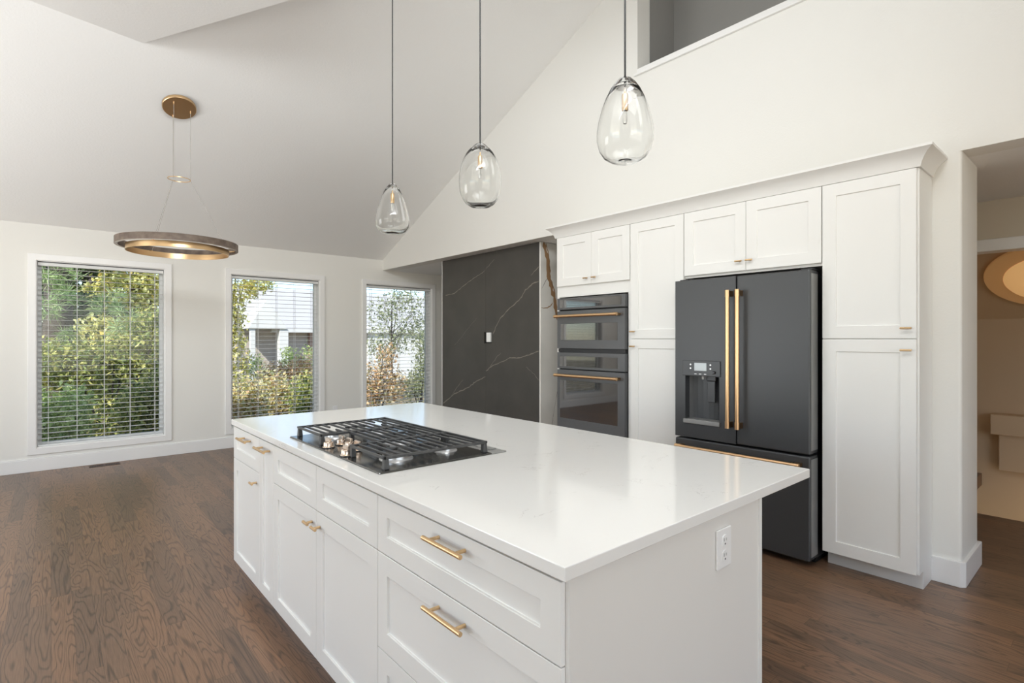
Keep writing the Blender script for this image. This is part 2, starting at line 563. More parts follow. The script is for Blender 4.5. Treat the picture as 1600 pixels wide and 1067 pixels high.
# lower flat part of the ceiling at the upper left
def flatz(x, y): return 3.644 - 0.044 * (x - 0.537)
P = [(0.537, 4.964), (1.06, 3.92), (1.35, 3.34), (1.35, -0.6), (XL - 0.2, -0.6), (XL - 0.2, 5.0)]
mb = MB()
n = len(P)
a = [(x, y, flatz(x, y)) for x, y in P]
b = [(x, y, max(flatz(x, y) + 0.02, min(flatz(x, y) + 0.25, zc(y) + 0.05))) for x, y in P]
mb._add(a + b, [tuple(range(n)), tuple(reversed(range(n, 2 * n)))] + [(i, (i + 1) % n, (i + 1) % n + n, i + n) for i in range(n)])
structure('ceiling_flat', mb, M['ceiling'])

# left wall and the wall behind the camera, with glazed openings
mb = MB()
ys = [YB - 0.2, 0.1, 2.3, 3.75, 5.95, YW]
for i in (0, 2, 4):
    mb.box(XL - 0.15, XL, ys[i], ys[i + 1], 0, 2.45)
for i in (1, 3):
    mb.box(XL - 0.15, XL, ys[i], ys[i + 1], 0, 0.25)
    mb.box(XL - 0.15, XL, ys[i], ys[i + 1], 2.40, 2.45)
mb.box(XL - 0.15, XL, YB - 0.2, YW, 2.45, 6.0)
structure('wall_left', mb, M['wall'])
mb = MB().box(XL - 0.15, -1.0, YB - 0.15, YB, 0, 2.6).box(2.8, 7.0, YB - 0.15, YB, 0, 2.6).box(XL - 0.15, 7.0, YB - 0.15, YB, 2.6, 4.6).box(-1.0, 2.8, YB - 0.15, YB, 0, 0.25)
structure('wall_back', mb, M['wall'])
# unseen deep left eave added to keep sun out, plus the window-wall eave
structure('roof_eave_sunshade', MB().box(XL - 1.25, XL - 0.15, YB - 1, YW + 0.6, 2.62, 2.72).box(XL - 0.3, 8.2, YW + WT, YW + 0.55, 2.40, 2.50), M['siding'])

# loft behind the upper opening
mb = MB().box(XW + T, 7.2, -3.0, 6.6, 3.50, 3.64).box(4.4, 4.6, -3.0, 6.6, 3.6, 6.4)
mb.box(XW + T + 0.001, 7.2, 2.79, 2.92, 3.64, 6.4)
structure('wall_loft', mb, M['loftwall'])
mb = MB().box(XW - 0.014, XW + T, -3.0, 2.765, 3.640, 3.676).box(XW - 0.024, XW - 0.001, -3.0, 2.79, 3.622, 3.640)
structure('trim_1', mb, M['trim'], bevel=0.004)

# hall at the right
mb = MB()
XH = 5.36
mb.box(XH, XH + 0.12, -3.0, 1.0, 2.11, ZS)
mb.box(XH, XH + 0.12, 0.92, 3.80, 0, 2.11)
mb.box(4.40, XH, 3.6, 3.8, 0, ZS)
structure('wall_hall', mb, M['hallwall'])
structure('trim_2', MB().box(XH - 0.02, XH + 0.14, -3.0, 0.96, 2.03, 2.12).box(XH - 0.02, XH + 0.14, 0.86, 0.96, 0, 2.03), M['trim'], bevel=0.004)
mb = MB()
mb.box(7.2, 7.3, -3.0, 3.0, -2.5, 1.66)
mb.box(5.48, 7.2, 1.25, 1.35, -2.5, 3.4)
mb.box(5.48, 7.3, -3.0, 3.0, -2.6, -2.5)
mb.prism([(5.48, -3.0, 2.635), (7.2, -3.0, 1.57), (7.2, -3.0, 1.67), (5.48, -3.0, 2.735)], (0, 4.25, 0))
structure('wall_stairwell', mb, M['stairwall'])
mb = MB().box(7.0, 7.2, -3.0, 0.91, 0.434, 0.63).box(7.06, 7.2, -3.0, 0.855, 0.08, 0.434)
structure('wall_stair_beam', mb, M['stairwall'], bevel=0.006)
sp = bpy.data.lights.new('stair_lamp_light', 'POINT')
sp.energy = 5.5; sp.color = (1.0, 0.62, 0.32); sp.shadow_soft_size = 0.12
so = bpy.data.objects.new('stair_lamp_light', sp); so.location = (6.75, 0.0, -0.3); C.objects.link(so)

# baseboards
BH = 0.14
mb = MB()
mb.box(XL, 6.9, YW - 0.018, YW, 0, BH - 0.012).box(XL, 6.9, YW - 0.013, YW, BH - 0.012, BH)
structure('baseboard_window', mb, M['trim'], bevel=0.003)
mb = MB()
b0 = 0.018
mb.prism([(XW - b0, 0.744, 0), (XW - b0, 0.612 + 0.004, 0), (XW - b0 + 0.022, 0.612 - b0, 0), (4.265 + b0, 0.612 - b0, 0), (4.265 + b0, 0.744, 0)], (0, 0, BH))
structure('baseboard_stub', mb, M['trim'], bevel=0.003)
structure('baseboard_left', MB().box(XL, XL + 0.018, YB, YW - 0.018, 0, BH), M['trim'], bevel=0.003)

# windows (casing, jamb, sash, pane)
CW = 0.062
for k, (a, b) in enumerate([wins[1], wins[2], wins[3], wins[0]]):
    w = bpy.data.objects.new('window_%d' % (k + 1), None)
    w.location = (a, YW, WZ0); C.objects.link(w); w['kind'] = 'structure'
    mb = MB()
    y0, y1 = YW - 0.018, YW + 0.002
    mb.box(a - CW, a + 0.004, y0, y1, WZ0 - CW, WZ1 + CW).box(b - 0.004, b + CW, y0, y1, WZ0 - CW, WZ1 + CW)
    mb.box(a, b, y0, y1, WZ1 - 0.004, WZ1 + CW).box(a, b, y0, y1, WZ0 - CW, WZ0 + 0.004)
    mb.build('window_casing', M['trim'], w, bevel=0.003)
    mb = MB()
    t = 0.012
    mb.box(a, a + t, YW, YW + WT, WZ0, WZ1).box(b - t, b, YW, YW + WT, WZ0, WZ1)
    mb.box(a + t, b - t, YW, YW + WT, WZ1 - t, WZ1).box(a + t, b - t, YW, YW + WT, WZ0, WZ0 + t)
    mb.build('window_jamb', M['trim'], w)
    mb = MB()
    s = 0.035
    ya, yb = YW + 0.10, YW + 0.145
    a2, b2, z2, z3 = a + t, b - t, WZ0 + t, WZ1 - t
    mb.box(a2, a2 + s, ya, yb, z2, z3).box(b2 - s, b2, ya, yb, z2, z3).box(a2 + s, b2 - s, ya, yb, z2, z2 + s).box(a2 + s, b2 - s, ya, yb, z3 - s, z3)
    mb.build('window_sash', M['sash'], w, bevel=0.003)
    MB().box(a2 + s - 0.004, b2 - s + 0.004, YW + 0.118, YW + 0.122, z2 + s - 0.004, z3 - s + 0.004).build('window_pane', M['pane'], w)

# horizontal blinds in the three windows in view
blind_labels = ['open white slatted blind in front of the pine and leafy shrubs',
                'open white slatted blind with the white house behind it',
                'open white slatted blind next to the dark stone wall']
for k, (a, b) in enumerate(wins[1:] + wins[:1]):
    t = 0.016
    x0, x1 = a + t, b - t
    if k < 3:
        bl = thing('window_blind', blind_labels[k], 'blind', ((x0 + x1) / 2, YW + 0.05, WZ0 + 0.012), 'window blinds')
    else:
        bl = bpy.data.objects['window_4']
    MB().box(x0, x1, YW + 0.020, YW + 0.072, WZ1 - 0.056, WZ1 - 0.022).build('headrail', M['blindrail'], bl, bevel=0.003)
    MB().box(x0, x1, YW + 0.026, YW + 0.066, WZ1 - 0.024, WZ1 - 0.0125).build('shadow_gap_strip', M['darkline'], bl)  # dark strip stands in for the shadow gap above the headrail
    mb = MB()
    z = WZ1 - 0.085
    while z > WZ0 + 0.075:
        yc, hw, tilt = YW + 0.046, 0.025, 0.0
        for q in range(4):
            u0, u1 = -1 + q * 0.5, -0.5 + q * 0.5
            cz = lambda u: z - tilt * -u + 0.0012 * (1 - u * u)
            mb.hexa([(x0, yc + u0 * hw, cz(u0)), (x1, yc + u0 * hw, cz(u0)), (x1, yc + u1 * hw, cz(u1)), (x0, yc + u1 * hw, cz(u1))],
                    [(x0, yc + u0 * hw, cz(u0) + 0.0026), (x1, yc + u0 * hw, cz(u0) + 0.0026), (x1, yc + u1 * hw, cz(u1) + 0.0026), (x0, yc + u1 * hw, cz(u1) + 0.0026)])
        z -= 0.054
    mb.build('slats', M['blind'], bl)
    MB().box(x0, x1, YW + 0.024, YW + 0.070, WZ0 + 0.0125, WZ0 + 0.030).build('bottom_rail', M['blindrail'], bl, bevel=0.002)
    for q in range(5):
        xq = x0 + (x1 - x0) * (0.075 + 0.85 * q / 4)
        MB().box(xq - 0.0022, xq + 0.0022, YW + 0.0185, YW + 0.0195, WZ0 + 0.02, WZ1 - 0.03).box(xq - 0.0022, xq + 0.0022, YW + 0.0725, YW + 0.0735, WZ0 + 0.02, WZ1 - 0.03).build('ladder_cord', M['blind'], bl)

# ------------------------------------------------------------------ cabinet helpers
def shaker(mb, xf, y0, y1, z0, z1, t=0.02, fw=0.065, rec=0.008):
    """shaker front facing -X, outer face at xf"""
    w = min(fw, (y1 - y0) * 0.30); h = min(fw, (z1 - z0) * 0.33)
    O = [(y0, z0), (y1, z0), (y1, z1), (y0, z1)]
    I = [(y0 + w, z0 + h), (y1 - w, z0 + h), (y1 - w, z1 - h), (y0 + w, z1 - h)]
    vs = [(xf, y, z) for y, z in O] + [(xf, y, z) for y, z in I] + [(xf + rec, y, z) for y, z in I] + [(xf + t, y, z) for y, z in O]
    fs = []
    for i in range(4):
        j = (i + 1) % 4
        fs += [(i, j, 4 + j, 4 + i), (4 + i, 4 + j, 8 + j, 8 + i), (i, 12 + i, 12 + j, j)]
    fs += [(8, 9, 10, 11), (15, 14, 13, 12)]
    mb._add(vs, fs)
    return mb

def bar_pull(parent, xf, yc, zc_, length, r=0.0062, proj=0.034, name='handle'):
    mb = MB()
    xb = xf - proj
    h = length / 2
    mb.tube([(xb, yc - h, zc_), (xb, yc + h, zc_)], r, 14)
    for s in (-1, 1):
        yy = yc + s * (h - length * 0.16)
        mb.tube([(xf + 0.001, yy, zc_), (xb, yy, zc_)], r * 0.82, 12)
    return mb.build(name, M['brass'], parent, smooth=True)

def t_knob(parent, xf, yc, zc_, length=0.048):
    mb = MB()
    mb.tube([(xf - 0.028, yc - length / 2, zc_), (xf - 0.028, yc + length / 2, zc_)], 0.0058, 12)
    mb.tube([(xf + 0.001, yc, zc_), (xf - 0.028, yc, zc_)], 0.005, 12)
    return mb.build('knob', M['brass'], parent, smooth=True)

def front(parent, name, xf, y0, y1, z0, z1, fw=0.065, label=None, t=0.02):
    o = shaker(MB(), xf, y0, y1, z0, z1, t=t, fw=fw).build(name, M['cabinet'], parent, bevel=0.0015, seg=2)
    if label: o['label'] = label
    return o

# ------------------------------------------------------------------ island
IX, IB = 0.785, 0.806      # door faces, box faces
IXR = 1.655                # back of the island body
def island_cab(label, y0, y1):
    c = thing('island_cabinet', label, 'cabinet', (1.1, (y0 + y1) / 2, 0), 'island base cabinets')
    MB().box(IB, 1.42, y0, y1, 0.105, 0.883).build('carcass', M['cabinet'], c, bevel=0.001)
    MB().box(IB + 0.06, IB + 0.08, y0, y1, 0.0, 0.105).build('toe_kick', M['cabinet'], c)
    return c
ZT, ZD, ZB = 0.874, 0.698, 0.118
c = island_cab('white three-drawer island cabinet at the near end of the island, with two brass bar pulls', 0.766, 1.5645)
for z0, z1 in ((ZD + 0.003, ZT), (0.397, ZD), (ZB, 0.394)):
    d = front(c, 'drawer', IX, 0.7575, 1.563, z0, z1, fw=0.062, t=0.0128)
    bar_pull(d, IX, 1.15, (z1 - 0.034) if z1 > 0.8 else z1 - 0.045, 0.175)
c = island_cab('white island cabinet under the cooktop with two tall doors and two blank drawer fronts', 1.5645, 2.6165)
for y0, y1, yk in ((1.566, 2.082, 2.043), (2.085, 2.615, 2.125)):
    front(c, 'drawer_front', IX, y0, y1, ZD + 0.003, ZT, fw=0.062)
    d = front(c, 'door', IX, y0, y1, ZB, ZD, fw=0.062)
    t_knob(d, IX, yk, 0.645)
c = island_cab('narrow full-height white pull-out cabinet of the island', 2.6165, 2.8395)
d = front(c, 'door', IX, 2.618, 2.838, ZB, ZT, fw=0.055)
bar_pull(d, IX, 2.728, 0.838, 0.165)
c = island_cab('white island cabinet at the window end with one small drawer over one door', 2.8395, 3.330)
d = front(c, 'drawer', IX, 2.841, 3.329, ZD + 0.003, ZT, fw=0.062)
bar_pull(d, IX, 3.05, 0.838, 0.165)
d = front(c, 'door', IX, 2.841, 3.329, ZB, ZD, fw=0.062)
t_knob(d, IX, 2.885, 0.645)

pn = thing('island_end_panel', 'plain white panel closing the near end of the island, with an electrical outlet on it', 'panel', (1.2, 0.755, 0))
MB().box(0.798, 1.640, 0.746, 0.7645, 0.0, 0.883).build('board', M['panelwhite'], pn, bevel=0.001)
MB().box(1.637, IXR, 0.742, 0.7645, 0.0, 0.883).build('corner_strip', M['cabinet'], pn, bevel=0.001)
pb = thing('island_back_panel', 'white panel along the seating side of the island, under the worktop overhang', 'panel', (1.54, 2.0, 0))
MB().box(1.422, IXR, 0.7655, 3.33, 0.0, 0.883).build('board', M['cabinet'], pb, bevel=0.001)

ct = MB().box(0.7755, 2.016, 0.7375, 3.345, 0.8838, 0.914).build('island_worktop', M['quartz'], bevel=0.002)
ct.location = (0, 0, 0)
tag(ct, 'white quartz worktop with faint grey veins covering the whole island', 'worktop')

# duplex outlet on the end panel
ol = thing('wall_outlet', 'white duplex outlet on the end panel of the island', 'outlet', (1.418, 0.7455, 0.735))
MB().box(1.379, 1.457, 0.7395, 0.7455, 0.735, 0.843).build('cover_plate', M['plastic'], ol, bevel=0.002)
for zz in (0.768, 0.810):
    f = MB()
    pts = []
    for k in range(24):
        a = 2 * PI * k / 24
        pts.append((1.418 + max(-0.0135, min(0.0135, 0.0175 * math.cos(a))), 0.7395, zz + 0.0165 * math.sin(a)))
    f.prism(pts, (0, -0.0022, 0))
    fo = f.build('receptacle', M['plastic'], ol, bevel=0.0006)
    s = MB().box(1.4115, 1.4132, 0.7368, 0.7374, zz - 0.001, zz + 0.008).box(1.4228, 1.4245, 0.7368, 0.7374, zz - 0.0005, zz + 0.007)
    s.lathe([(0, 0), (0.0026, 0), (0.0026, 0.0006), (0, 0.0006)], (1.418, 0.7374, zz - 0.0085), 12, axis=(0, -1, 0))
    s.build('slots', M['slot'], fo)

# ------------------------------------------------------------------ cooktop
ck = thing('gas_cooktop', 'black gas cooktop with cast iron grates set into the white island worktop', 'cooktop', (1.11, 2.095, 0.914))
CX0, CX1, CY0, CY1 = 0.833, 1.392, 1.648, 2.542
mb = MB()
mb.hexa([(CX0, CY0, 0.9145), (1.318, CY0, 0.9145), (1.318, CY1, 0.9145), (CX0, CY1, 0.9145)],
        [(CX0 + .004, CY0 + .004, 0.9205), (1.318, CY0 + .004, 0.9205), (1.318, CY1 - .004, 0.9205), (CX0 + .004, CY1 - .004, 0.9205)])
mb.build('tray', M['cooktopsteel'], ck, bevel=0.002)
MB().box(1.318, CX1, CY0, CY1, 0.9145, 0.9195).box(1.345, 1.38, CY0 + 0.05, CY1 - 0.05, 0.9195, 0.924).build('rear_strip', M['slateside'], ck, bevel=0.002)
def grate(name, y0, y1, x0, x1, corner_cut=0.0):
    mb = MB()
    zt, zb = 0.966, 0.956
    w = 0.0085
    mb.box(x1 - w, x1, y0, y1, zb, zt)
    mb.box(x0, x0 + w, y0, y1, zb, zt)
    mb.box(x0, x1, y0, y0 + w, zb, zt)
    mb.box(x0, x1, y1 - w, y1, zb, zt)
    nb = int(round((x1 - x0) / 0.037))
    ym = (y0 + y1) / 2
    for i in range(1, nb):
        xx = x0 + (x1 - x0) * i / nb
        cuts = [(y0 + w, y1 - w)]
        fr = (xx - x0) / (x1 - x0)
        for cen in ((0.27, 0.75) if x1 - x0 > 0.38 else (0.52,)):
            if abs(fr - cen) < 0.055:
                g = 0.036
                cuts = [(y0 + w, ym - g), (ym + g, y1 - w)]
        for p, q in cuts:
            mb.box(xx - 0.0042, xx + 0.0042, p, q, zb + 0.001, zt - 0.0005)
    for fr in (0.5,):
        mb.box(x0 + (x1 - x0) * 0.38, x0 + (x1 - x0) * 0.62, ym - 0.005, ym + 0.005, zb - 0.004, zt - 0.003)
    for xx in (x0 + 0.002, x1 - 0.018):
        for yy in (y0 + 0.001, y1 - 0.019):
            mb.hexa([(xx - .002, yy - .002, 0.9207), (xx + .018, yy - .002, 0.9207), (xx + .018, yy + .02, 0.9207), (xx - .002, yy + .02, 0.9207)],
                    [(xx, yy, zb), (xx + .016, yy, zb), (xx + .016, yy + .018, zb), (xx, yy + .018, zb)])
    return mb.build(name, M['iron'], ck, bevel=0.0018)
grate('grate', 1.668, 1.952, 0.862, 1.310)
grate('grate', 1.956, 2.236, 0.985, 1.310)
grate('grate', 2.240, 2.524, 0.862, 1.310)
for bx, by, br in ((0.985, 1.81, 0.052), (1.205, 1.81, 0.036), (1.155, 2.096, 0.060), (0.985, 2.382, 0.036), (1.205, 2.382, 0.046)):
    o = MB().lathe([(br + .012, 0), (br + .010, .004), (br, .005), (br, .014), (0, .014)], (bx, by, 0.9206), 36).build('burner', M['aluminium'], ck, smooth=True)
    MB().lathe([(0, .0145), (br * .86, .0145), (br * .86, .020), (br * .80, .0225), (0, .0225)], (bx, by, 0.9206), 36).build('burner_cap', M['iron'], o, smooth=True)
for kx, ky in ((0.868, 2.170), (0.934, 2.192), (0.934, 2.112), (0.934, 2.036), (0.860, 1.975)):
    o = MB().lathe([(.0235, 0), (.0235, .005), (.019, .007), (.0185, .022), (.017, .024), (0, .024)], (kx, ky, 0.9206), 28).build('knob', M['knob'], ck, smooth=True)
    MB().box(kx - .005, kx + .005, ky - .0215, ky + .0215, 0.9446, 0.9605).build('grip', M['knob'], o, bevel=0.002)
    MB().lathe([(.0265, 0), (.0265, .003), (0, .003)], (kx, ky, 0.9206), 28).build('knob_skirt', M['black'], o, smooth=True)

# ------------------------------------------------------------------ tall cabinet run
DX, BX = 3.510, 3.531       # door faces, box faces
def tall(name, label, y0, y1, z0, z1, kick=True):
    c = thing(name, label, 'cabinet', (3.8, (y0 + y1) / 2, 0), 'tall white kitchen cabinets')
    return c
ZTOP, ZSPLIT, ZLOW = 2.288, 1.3705, 0.100
# right pantry
c = tall('pantry_cabinet', 'tall white pantry cabinet to the right of the refrigerator, next to the wall stub', 0.744, 1.217, 0, ZTOP)
MB().box(BX, 4.29, 0.760, 1.2175, 0.100, 2.2905).build('carcass', M['cabinet'], c, bevel=0.001)
MB().box(BX, 3.615, 0.744, 0.760, 0.098, 2.2905).box(3.612, 3.803, 0.744, 0.760, 0.0, 2.2905).build('side_panel', M['cabinet'], c, bevel=0.001)
MB().box(3.611, 3.625, 0.7445, 1.2175, 0, 0.100).build('toe_kick', M['cabinet'], c, bevel=0.001)
for z0, z1, zk in ((ZSPLIT + .002, ZTOP, 1.428), (ZLOW, ZSPLIT - .002, 1.309)):
    d = front(c, 'door', DX, 0.7535, 1.2145, z0, z1, fw=0.073)
    t_knob(d, DX, 0.795, zk, 0.052)
# cabinet above the refrigerator
c = tall('wall_cabinet', 'white two-door cabinet above the dark refrigerator', 1.217, 2.143, 1.8, ZTOP)
MB().box(BX, 4.29, 1.2195, 2.1425, 1.812, 2.2905).build('carcass', M['cabinet'], c, bevel=0.001)
for y0, y1, yk in ((1.2215, 1.681, 1.651), (1.684, 2.140, 1.722)):
    d = front(c, 'door', DX, y0, y1, 1.829, ZTOP, fw=0.073)
    t_knob(d, DX, yk, 1.892, 0.046)
# left pantry
c = tall('pantry_cabinet', 'narrow tall white pantry cabinet between the wall ovens and the refrigerator', 2.143, 2.624, 0, ZTOP)
MB().box(BX, 4.29, 2.1445, 2.6235, 0.100, 2.2905).build('carcass', M['cabinet'], c, bevel=0.001)
MB().box(3.611, 3.625, 2.1445, 2.6235, 0, 0.100).build('toe_kick', M['cabinet'], c)
for z0, z1, zk in ((ZSPLIT + .002, ZTOP, 1.428), (ZLOW, ZSPLIT - .002, 1.311)):
    d = front(c, 'door', DX, 2.1475, 2.6195, z0, z1, fw=0.073)
    t_knob(d, DX, 2.585, zk, 0.046)
# oven cabinet
c = tall('oven_cabinet', 'tall white cabinet framing the wall ovens, beside the pale marble', 2.624, 3.456, 0, ZTOP)
mb = MB().box(BX, 4.29, 2.6245, 3.456, 0.100, 0.53).box(BX, 4.29, 2.6245, 3.456, 1.748, 2.2905)
mb.box(BX, 4.29, 2.6245, 2.655, 0.53, 1.748).box(BX, 4.29, 3.428, 3.456, 0.53, 1.748).box(4.20, 4.29, 2.655, 3.428, 0.53, 1.748)
mb.build('carcass', M['cabinet'], c, bevel=0.001)
MB().box(3.611, 3.625, 2.6245, 3.456, 0, 0.100).build('toe_kick', M['cabinet'], c)
for y0, y1, yk in ((2.630, 3.027, 2.985), (3.030, 3.440, 3.078)):
    d = front(c, 'door', DX, y0, y1, 1.846, ZTOP, fw=0.073)
    t_knob(d, DX, yk, 1.896, 0.046)
d = front(c, 'drawer', DX, 2.630, 3.448, ZLOW, 0.50, fw=0.073)
bar_pull(d, DX, 3.04, 0.45, 0.16)

# crown moulding: profile swept along the run and returned to the wall at both ends
prof = [(0.0, 2.2915), (-0.008, 2.2915), (-0.011, 2.300), (-0.016, 2.315), (-0.028, 2.338), (-0.046, 2.360), (-0.066, 2.374), (-0.072, 2.378), (-0.072, 2.392), (0.0, 2.392)]
mb = MB()
x_front = BX - 0.012
ya, yb2 = 0.7445, 3.4565
rows = []
for d_, z in prof:
    rows.append([(XW - 0.002, ya + d_, z), (x_front + d_, ya + d_, z), (x_front + d_, yb2 - d_, z), (XW - 0.002, yb2 - d_, z)])
vs = [p for r_ in rows for p in r_]
fs = []
n = len(rows)
for i in range(n):
    j = (i + 1) % n
    for k in range(3):
        fs.append((i * 4 + k, i * 4 + k + 1, j * 4 + k + 1, j * 4 + k))
fs.append(tuple(i * 4 for i in range(n)))
fs.append(tuple(i * 4 + 3 for i in reversed(range(n))))
mb._add(vs, fs)
cr = mb.build('crown_moulding', M['cabinet'], smooth=True)
tag(cr, 'white crown moulding running along the top of the tall cabinets', 'moulding')

# ------------------------------------------------------------------ refrigerator
fr = thing('refrigerator', 'matte black french-door refrigerator with bronze bar handles and a water dispenser', 'refrigerator', (3.8, 1.72, 0))
FX = 3.400
FY0, FY1, FYM = 1.245, 2.1440, 1.6935
MB().box(3.535, 4.25, FY0 + 0.008, FY1 - 0.008, 0.035, 1.770).build('body', M['slatedark'], fr, bevel=0.003)
MB().box(3.545, 4.25, FY0 + 0.02, FY1 - 0.02, 0.001, 0.035).build('base_grille', M['black'], fr)
def fdoor(name, y0, y1, z0, z1):
    return MB().box(FX, 3.527, y0, y1, z0, z1)
dr = fdoor('door', FY0, FYM - 0.0025, 0.680, 1.783).build('door', [M['slate']], fr, bevel=0.009, seg=3)
dr['label'] = 'right door without dispenser'
# left door with the dispenser niche
mb = MB()
ny0, ny1, nz0, nz1 = 1.810, 2.064, 0.808, 1.112
y0, y1, z0, z1 = FYM + 0.0025, FY1, 0.680, 1.783
mb.box(FX, 3.527, y0, ny0, z0, z1).box(FX, 3.527, ny1, y1, z0, z1).box(FX, 3.527, ny0, ny1, z0, nz0).box(FX, 3.527, ny0, ny1, nz1, z1)
dl = mb.build('door', M['slate'], fr)
dl['label'] = 'left door with dispenser'
mb = MB()
seg = 10
for i in range(seg):   # hollow, curved back of the niche
    a0, a1 = PI * i / seg, PI * (i + 1) / seg
    q = lambda a: (FX + 0.008 + 0.085 * math.sin(a) ** 0.7, (ny0 + ny1) / 2 - (ny1 - ny0) / 2 * math.cos(a))
    (xa, yaa), (xb_, ybb) = q(a0), q(a1)
    mb._add([(xa, yaa, nz0), (xb_, ybb, nz0), (xb_, ybb, nz1), (xa, yaa, nz1)], [(0, 1, 2, 3)])
mb.build('dispenser_niche', M['slate'], dl, smooth=True)
MB().box(FX - 0.008, FX + 0.006, 1.800, 2.082, 1.114, 1.220).build('control_panel', M['slate'], dl, bevel=0.003)
cp = MB().box(FX - 0.010, FX - 0.007, 1.898, 1.989, 1.150, 1.204).build('display', M['screen'], dl, bevel=0.001)
for yy, zz in ((2.018, 1.192), (2.018, 1.166), (1.869, 1.192), (1.869, 1.166)):
    MB().lathe([(0.0058, 0), (0.0058, 0.003), (0, 0.003)], (FX - 0.007, yy, zz), 14, axis=(-1, 0, 0)).build('button', M['silverbits'], dl, smooth=True)
for ya_, yb_ in ((1.972, 1.988), (1.936, 1.954), (1.900, 1.916)):
    MB().box(FX - 0.0095, FX - 0.007, ya_, yb_, 1.126, 1.130).build('button', M['silverbits'], dl)
MB().lathe([(0.011, 0), (0.011, 0.010), (0.008, 0.014), (0, 0.014)], (FX - 0.007, 1.842, 1.142), 20, axis=(-1, 0, 0)).build('knob', M['slatedark'], dl, smooth=True)
MB().tube([(FX + 0.030, 1.944, 1.114), (FX + 0.030, 1.944, 1.090)], [0.012, 0.009], 14).build('water_spout', M['silverbits'], dl, smooth=True)
MB().box(FX + 0.050, FX + 0.064, 1.868, 1.927, 0.931, 1.079).box(FX + 0.050, FX + 0.066, 1.863, 1.932, 1.079, 1.113).build('paddle', M['slate'], dl, bevel=0.004)
MB().box(FX - 0.014, FX + 0.085, 1.802, 2.074, 0.779, 0.810).build('drip_tray', M['slateside'], dl, bevel=0.004)
fz = fdoor('d', FY0, FY1, 0.045, 0.668).build('freezer_drawer', M['slate'], fr, bevel=0.009, seg=3)
# pale edges of the doors on the hinge side
MB().box(3.424, 3.521, FY0 - 0.0012, FY0 + 0.004, 0.702, 1.762).build('door_edge', M['slateside'], dr)
MB().box(3.424, 3.521, FY0 - 0.0012, FY0 + 0.004, 0.066, 0.650).build('drawer_edge', M['slateside'], fz)
MB().box(3.45, 3.56, FY0 + 0.006, FY0 + 0.07, 1.783, 1.795).box(3.49, 3.56, FY0 + 0.010, FY0 + 0.05, 1.766, 1.785).build('hinge_cover', M['slatedark'], fr, bevel=0.003)
MB().box(3.45, 3.56, FY1 - 0.07, FY1 - 0.006, 1.783, 1.795).build('hinge_cover', M['slatedark'], fr, bevel=0.003)
def bronze_bar(parent, p0, p1, r, xdoor, capl):
    p0, p1 = Vector(p0), Vector(p1)
    d = (p1 - p0).normalized()
    h = MB().tube([p0 + d * capl, p1 - d * capl], r, 20).build('handle', M['bronze'], parent, smooth=True)
    for a, b in ((p0, p0 + d * capl), (p1, p1 - d * capl)):
        MB().tube([a, b], r * 1.12, 20).build('end_cap', M['bronze'], h, smooth=True)
    for a, b in ((p0 + d * 0.004, p0 + d * (capl - 0.004)), (p1 - d * 0.004, p1 - d * (capl - 0.004))):
        lo = [min(a[i], b[i]) for i in range(3)]; hi = [max(a[i], b[i]) for i in range(3)]
        e = r * 0.8
        mb = MB()
        if abs(d.z) > 0.5:
            mb.box(a.x, xdoor, a.y - e, a.y + e, lo[2], hi[2])
        else:
            mb.box(a.x, xdoor, lo[1], hi[1], a.z - e, a.z + e)
        mb.build('handle_mount', M['darkbronze'], h, bevel=0.002)
    return h
bronze_bar(dl, (3.343, 1.725, 0.786), (3.343, 1.725, 1.689), 0.0135, FX + 0.001, 0.045)
bronze_bar(dr, (3.343, 1.659, 0.786), (3.343, 1.659, 1.689), 0.0135, FX + 0.001, 0.045)
bronze_bar(fz, (3.343, 1.282, 0.618), (3.343, 2.110, 0.618), 0.0135, FX + 0.001, 0.045)

# ------------------------------------------------------------------ wall ovens
ov = thing('wall_oven', 'dark grey double wall oven with two bronze bar handles in the white cabinet', 'oven', (3.6, 3.04, 0.54))
OX = 3.492
OY0, OY1 = 2.662, 3.418
def oven_face(name, z0, z1, wz0, wz1, wy0, wy1, parent=ov, x=OX):
    mb = MB()
    o = [(OY0, z0), (OY1, z0), (OY1, z1), (OY0, z1)]
    i = [(wy0, wz0), (wy1, wz0), (wy1, wz1), (wy0, wz1)]
    vs = [(x, y, z) for y, z in o] + [(x, y, z) for y, z in i] + [(x + .004, y, z) for y, z in i] + [(x + 0.040, y, z) for y, z in o]
    fs = []
    for k in range(4):
        j = (k + 1) % 4
        fs += [(k, j, 4 + j, 4 + k), (4 + k, 4 + j, 8 + j, 8 + k), (k, 12 + k, 12 + j, j)]
    fs += [(8, 9, 10, 11), (15, 14, 13, 12)]
    mb._add(vs, fs)
    f = mb.build(name, M['greyframe'], parent, bevel=0.002)
    MB().box(x + 0.0012, x + 0.0038, wy0, wy1, wz0, wz1).build('dark_glass', M['blackglass'], f)
    return f
MB().box(3.5325, 4.15, 2.662, 3.420, 0.545, 1.735).build('body', M['black'], ov)
oven_face('control_panel', 1.632, 1.735, 1.650, 1.722, 2.695, 3.385)
f1 = oven_face('upper_door', 1.285, 1.620, 1.360, 1.505, 2.735, 3.375)
oven_face('lower_control_panel', 1.105, 1.250, 1.125, 1.215, 2.735, 3.385)
f2 = oven_face('lower_door', 0.550, 1.095, 0.660, 1.000, 2.735, 3.385)
MB().box(OX + 0.012, OX + 0.040, OY0 + 0.004, OY1 - 0.004, 1.252, 1.283).build('vent_strip', M['slatedark'], ov)
for f_, zh in ((f1, 1.572), (f2, 1.046)):
    bronze_bar(f_, (3.440, 2.700, zh), (3.440, 3.405, zh), 0.0125, OX + 0.001, 0.035)

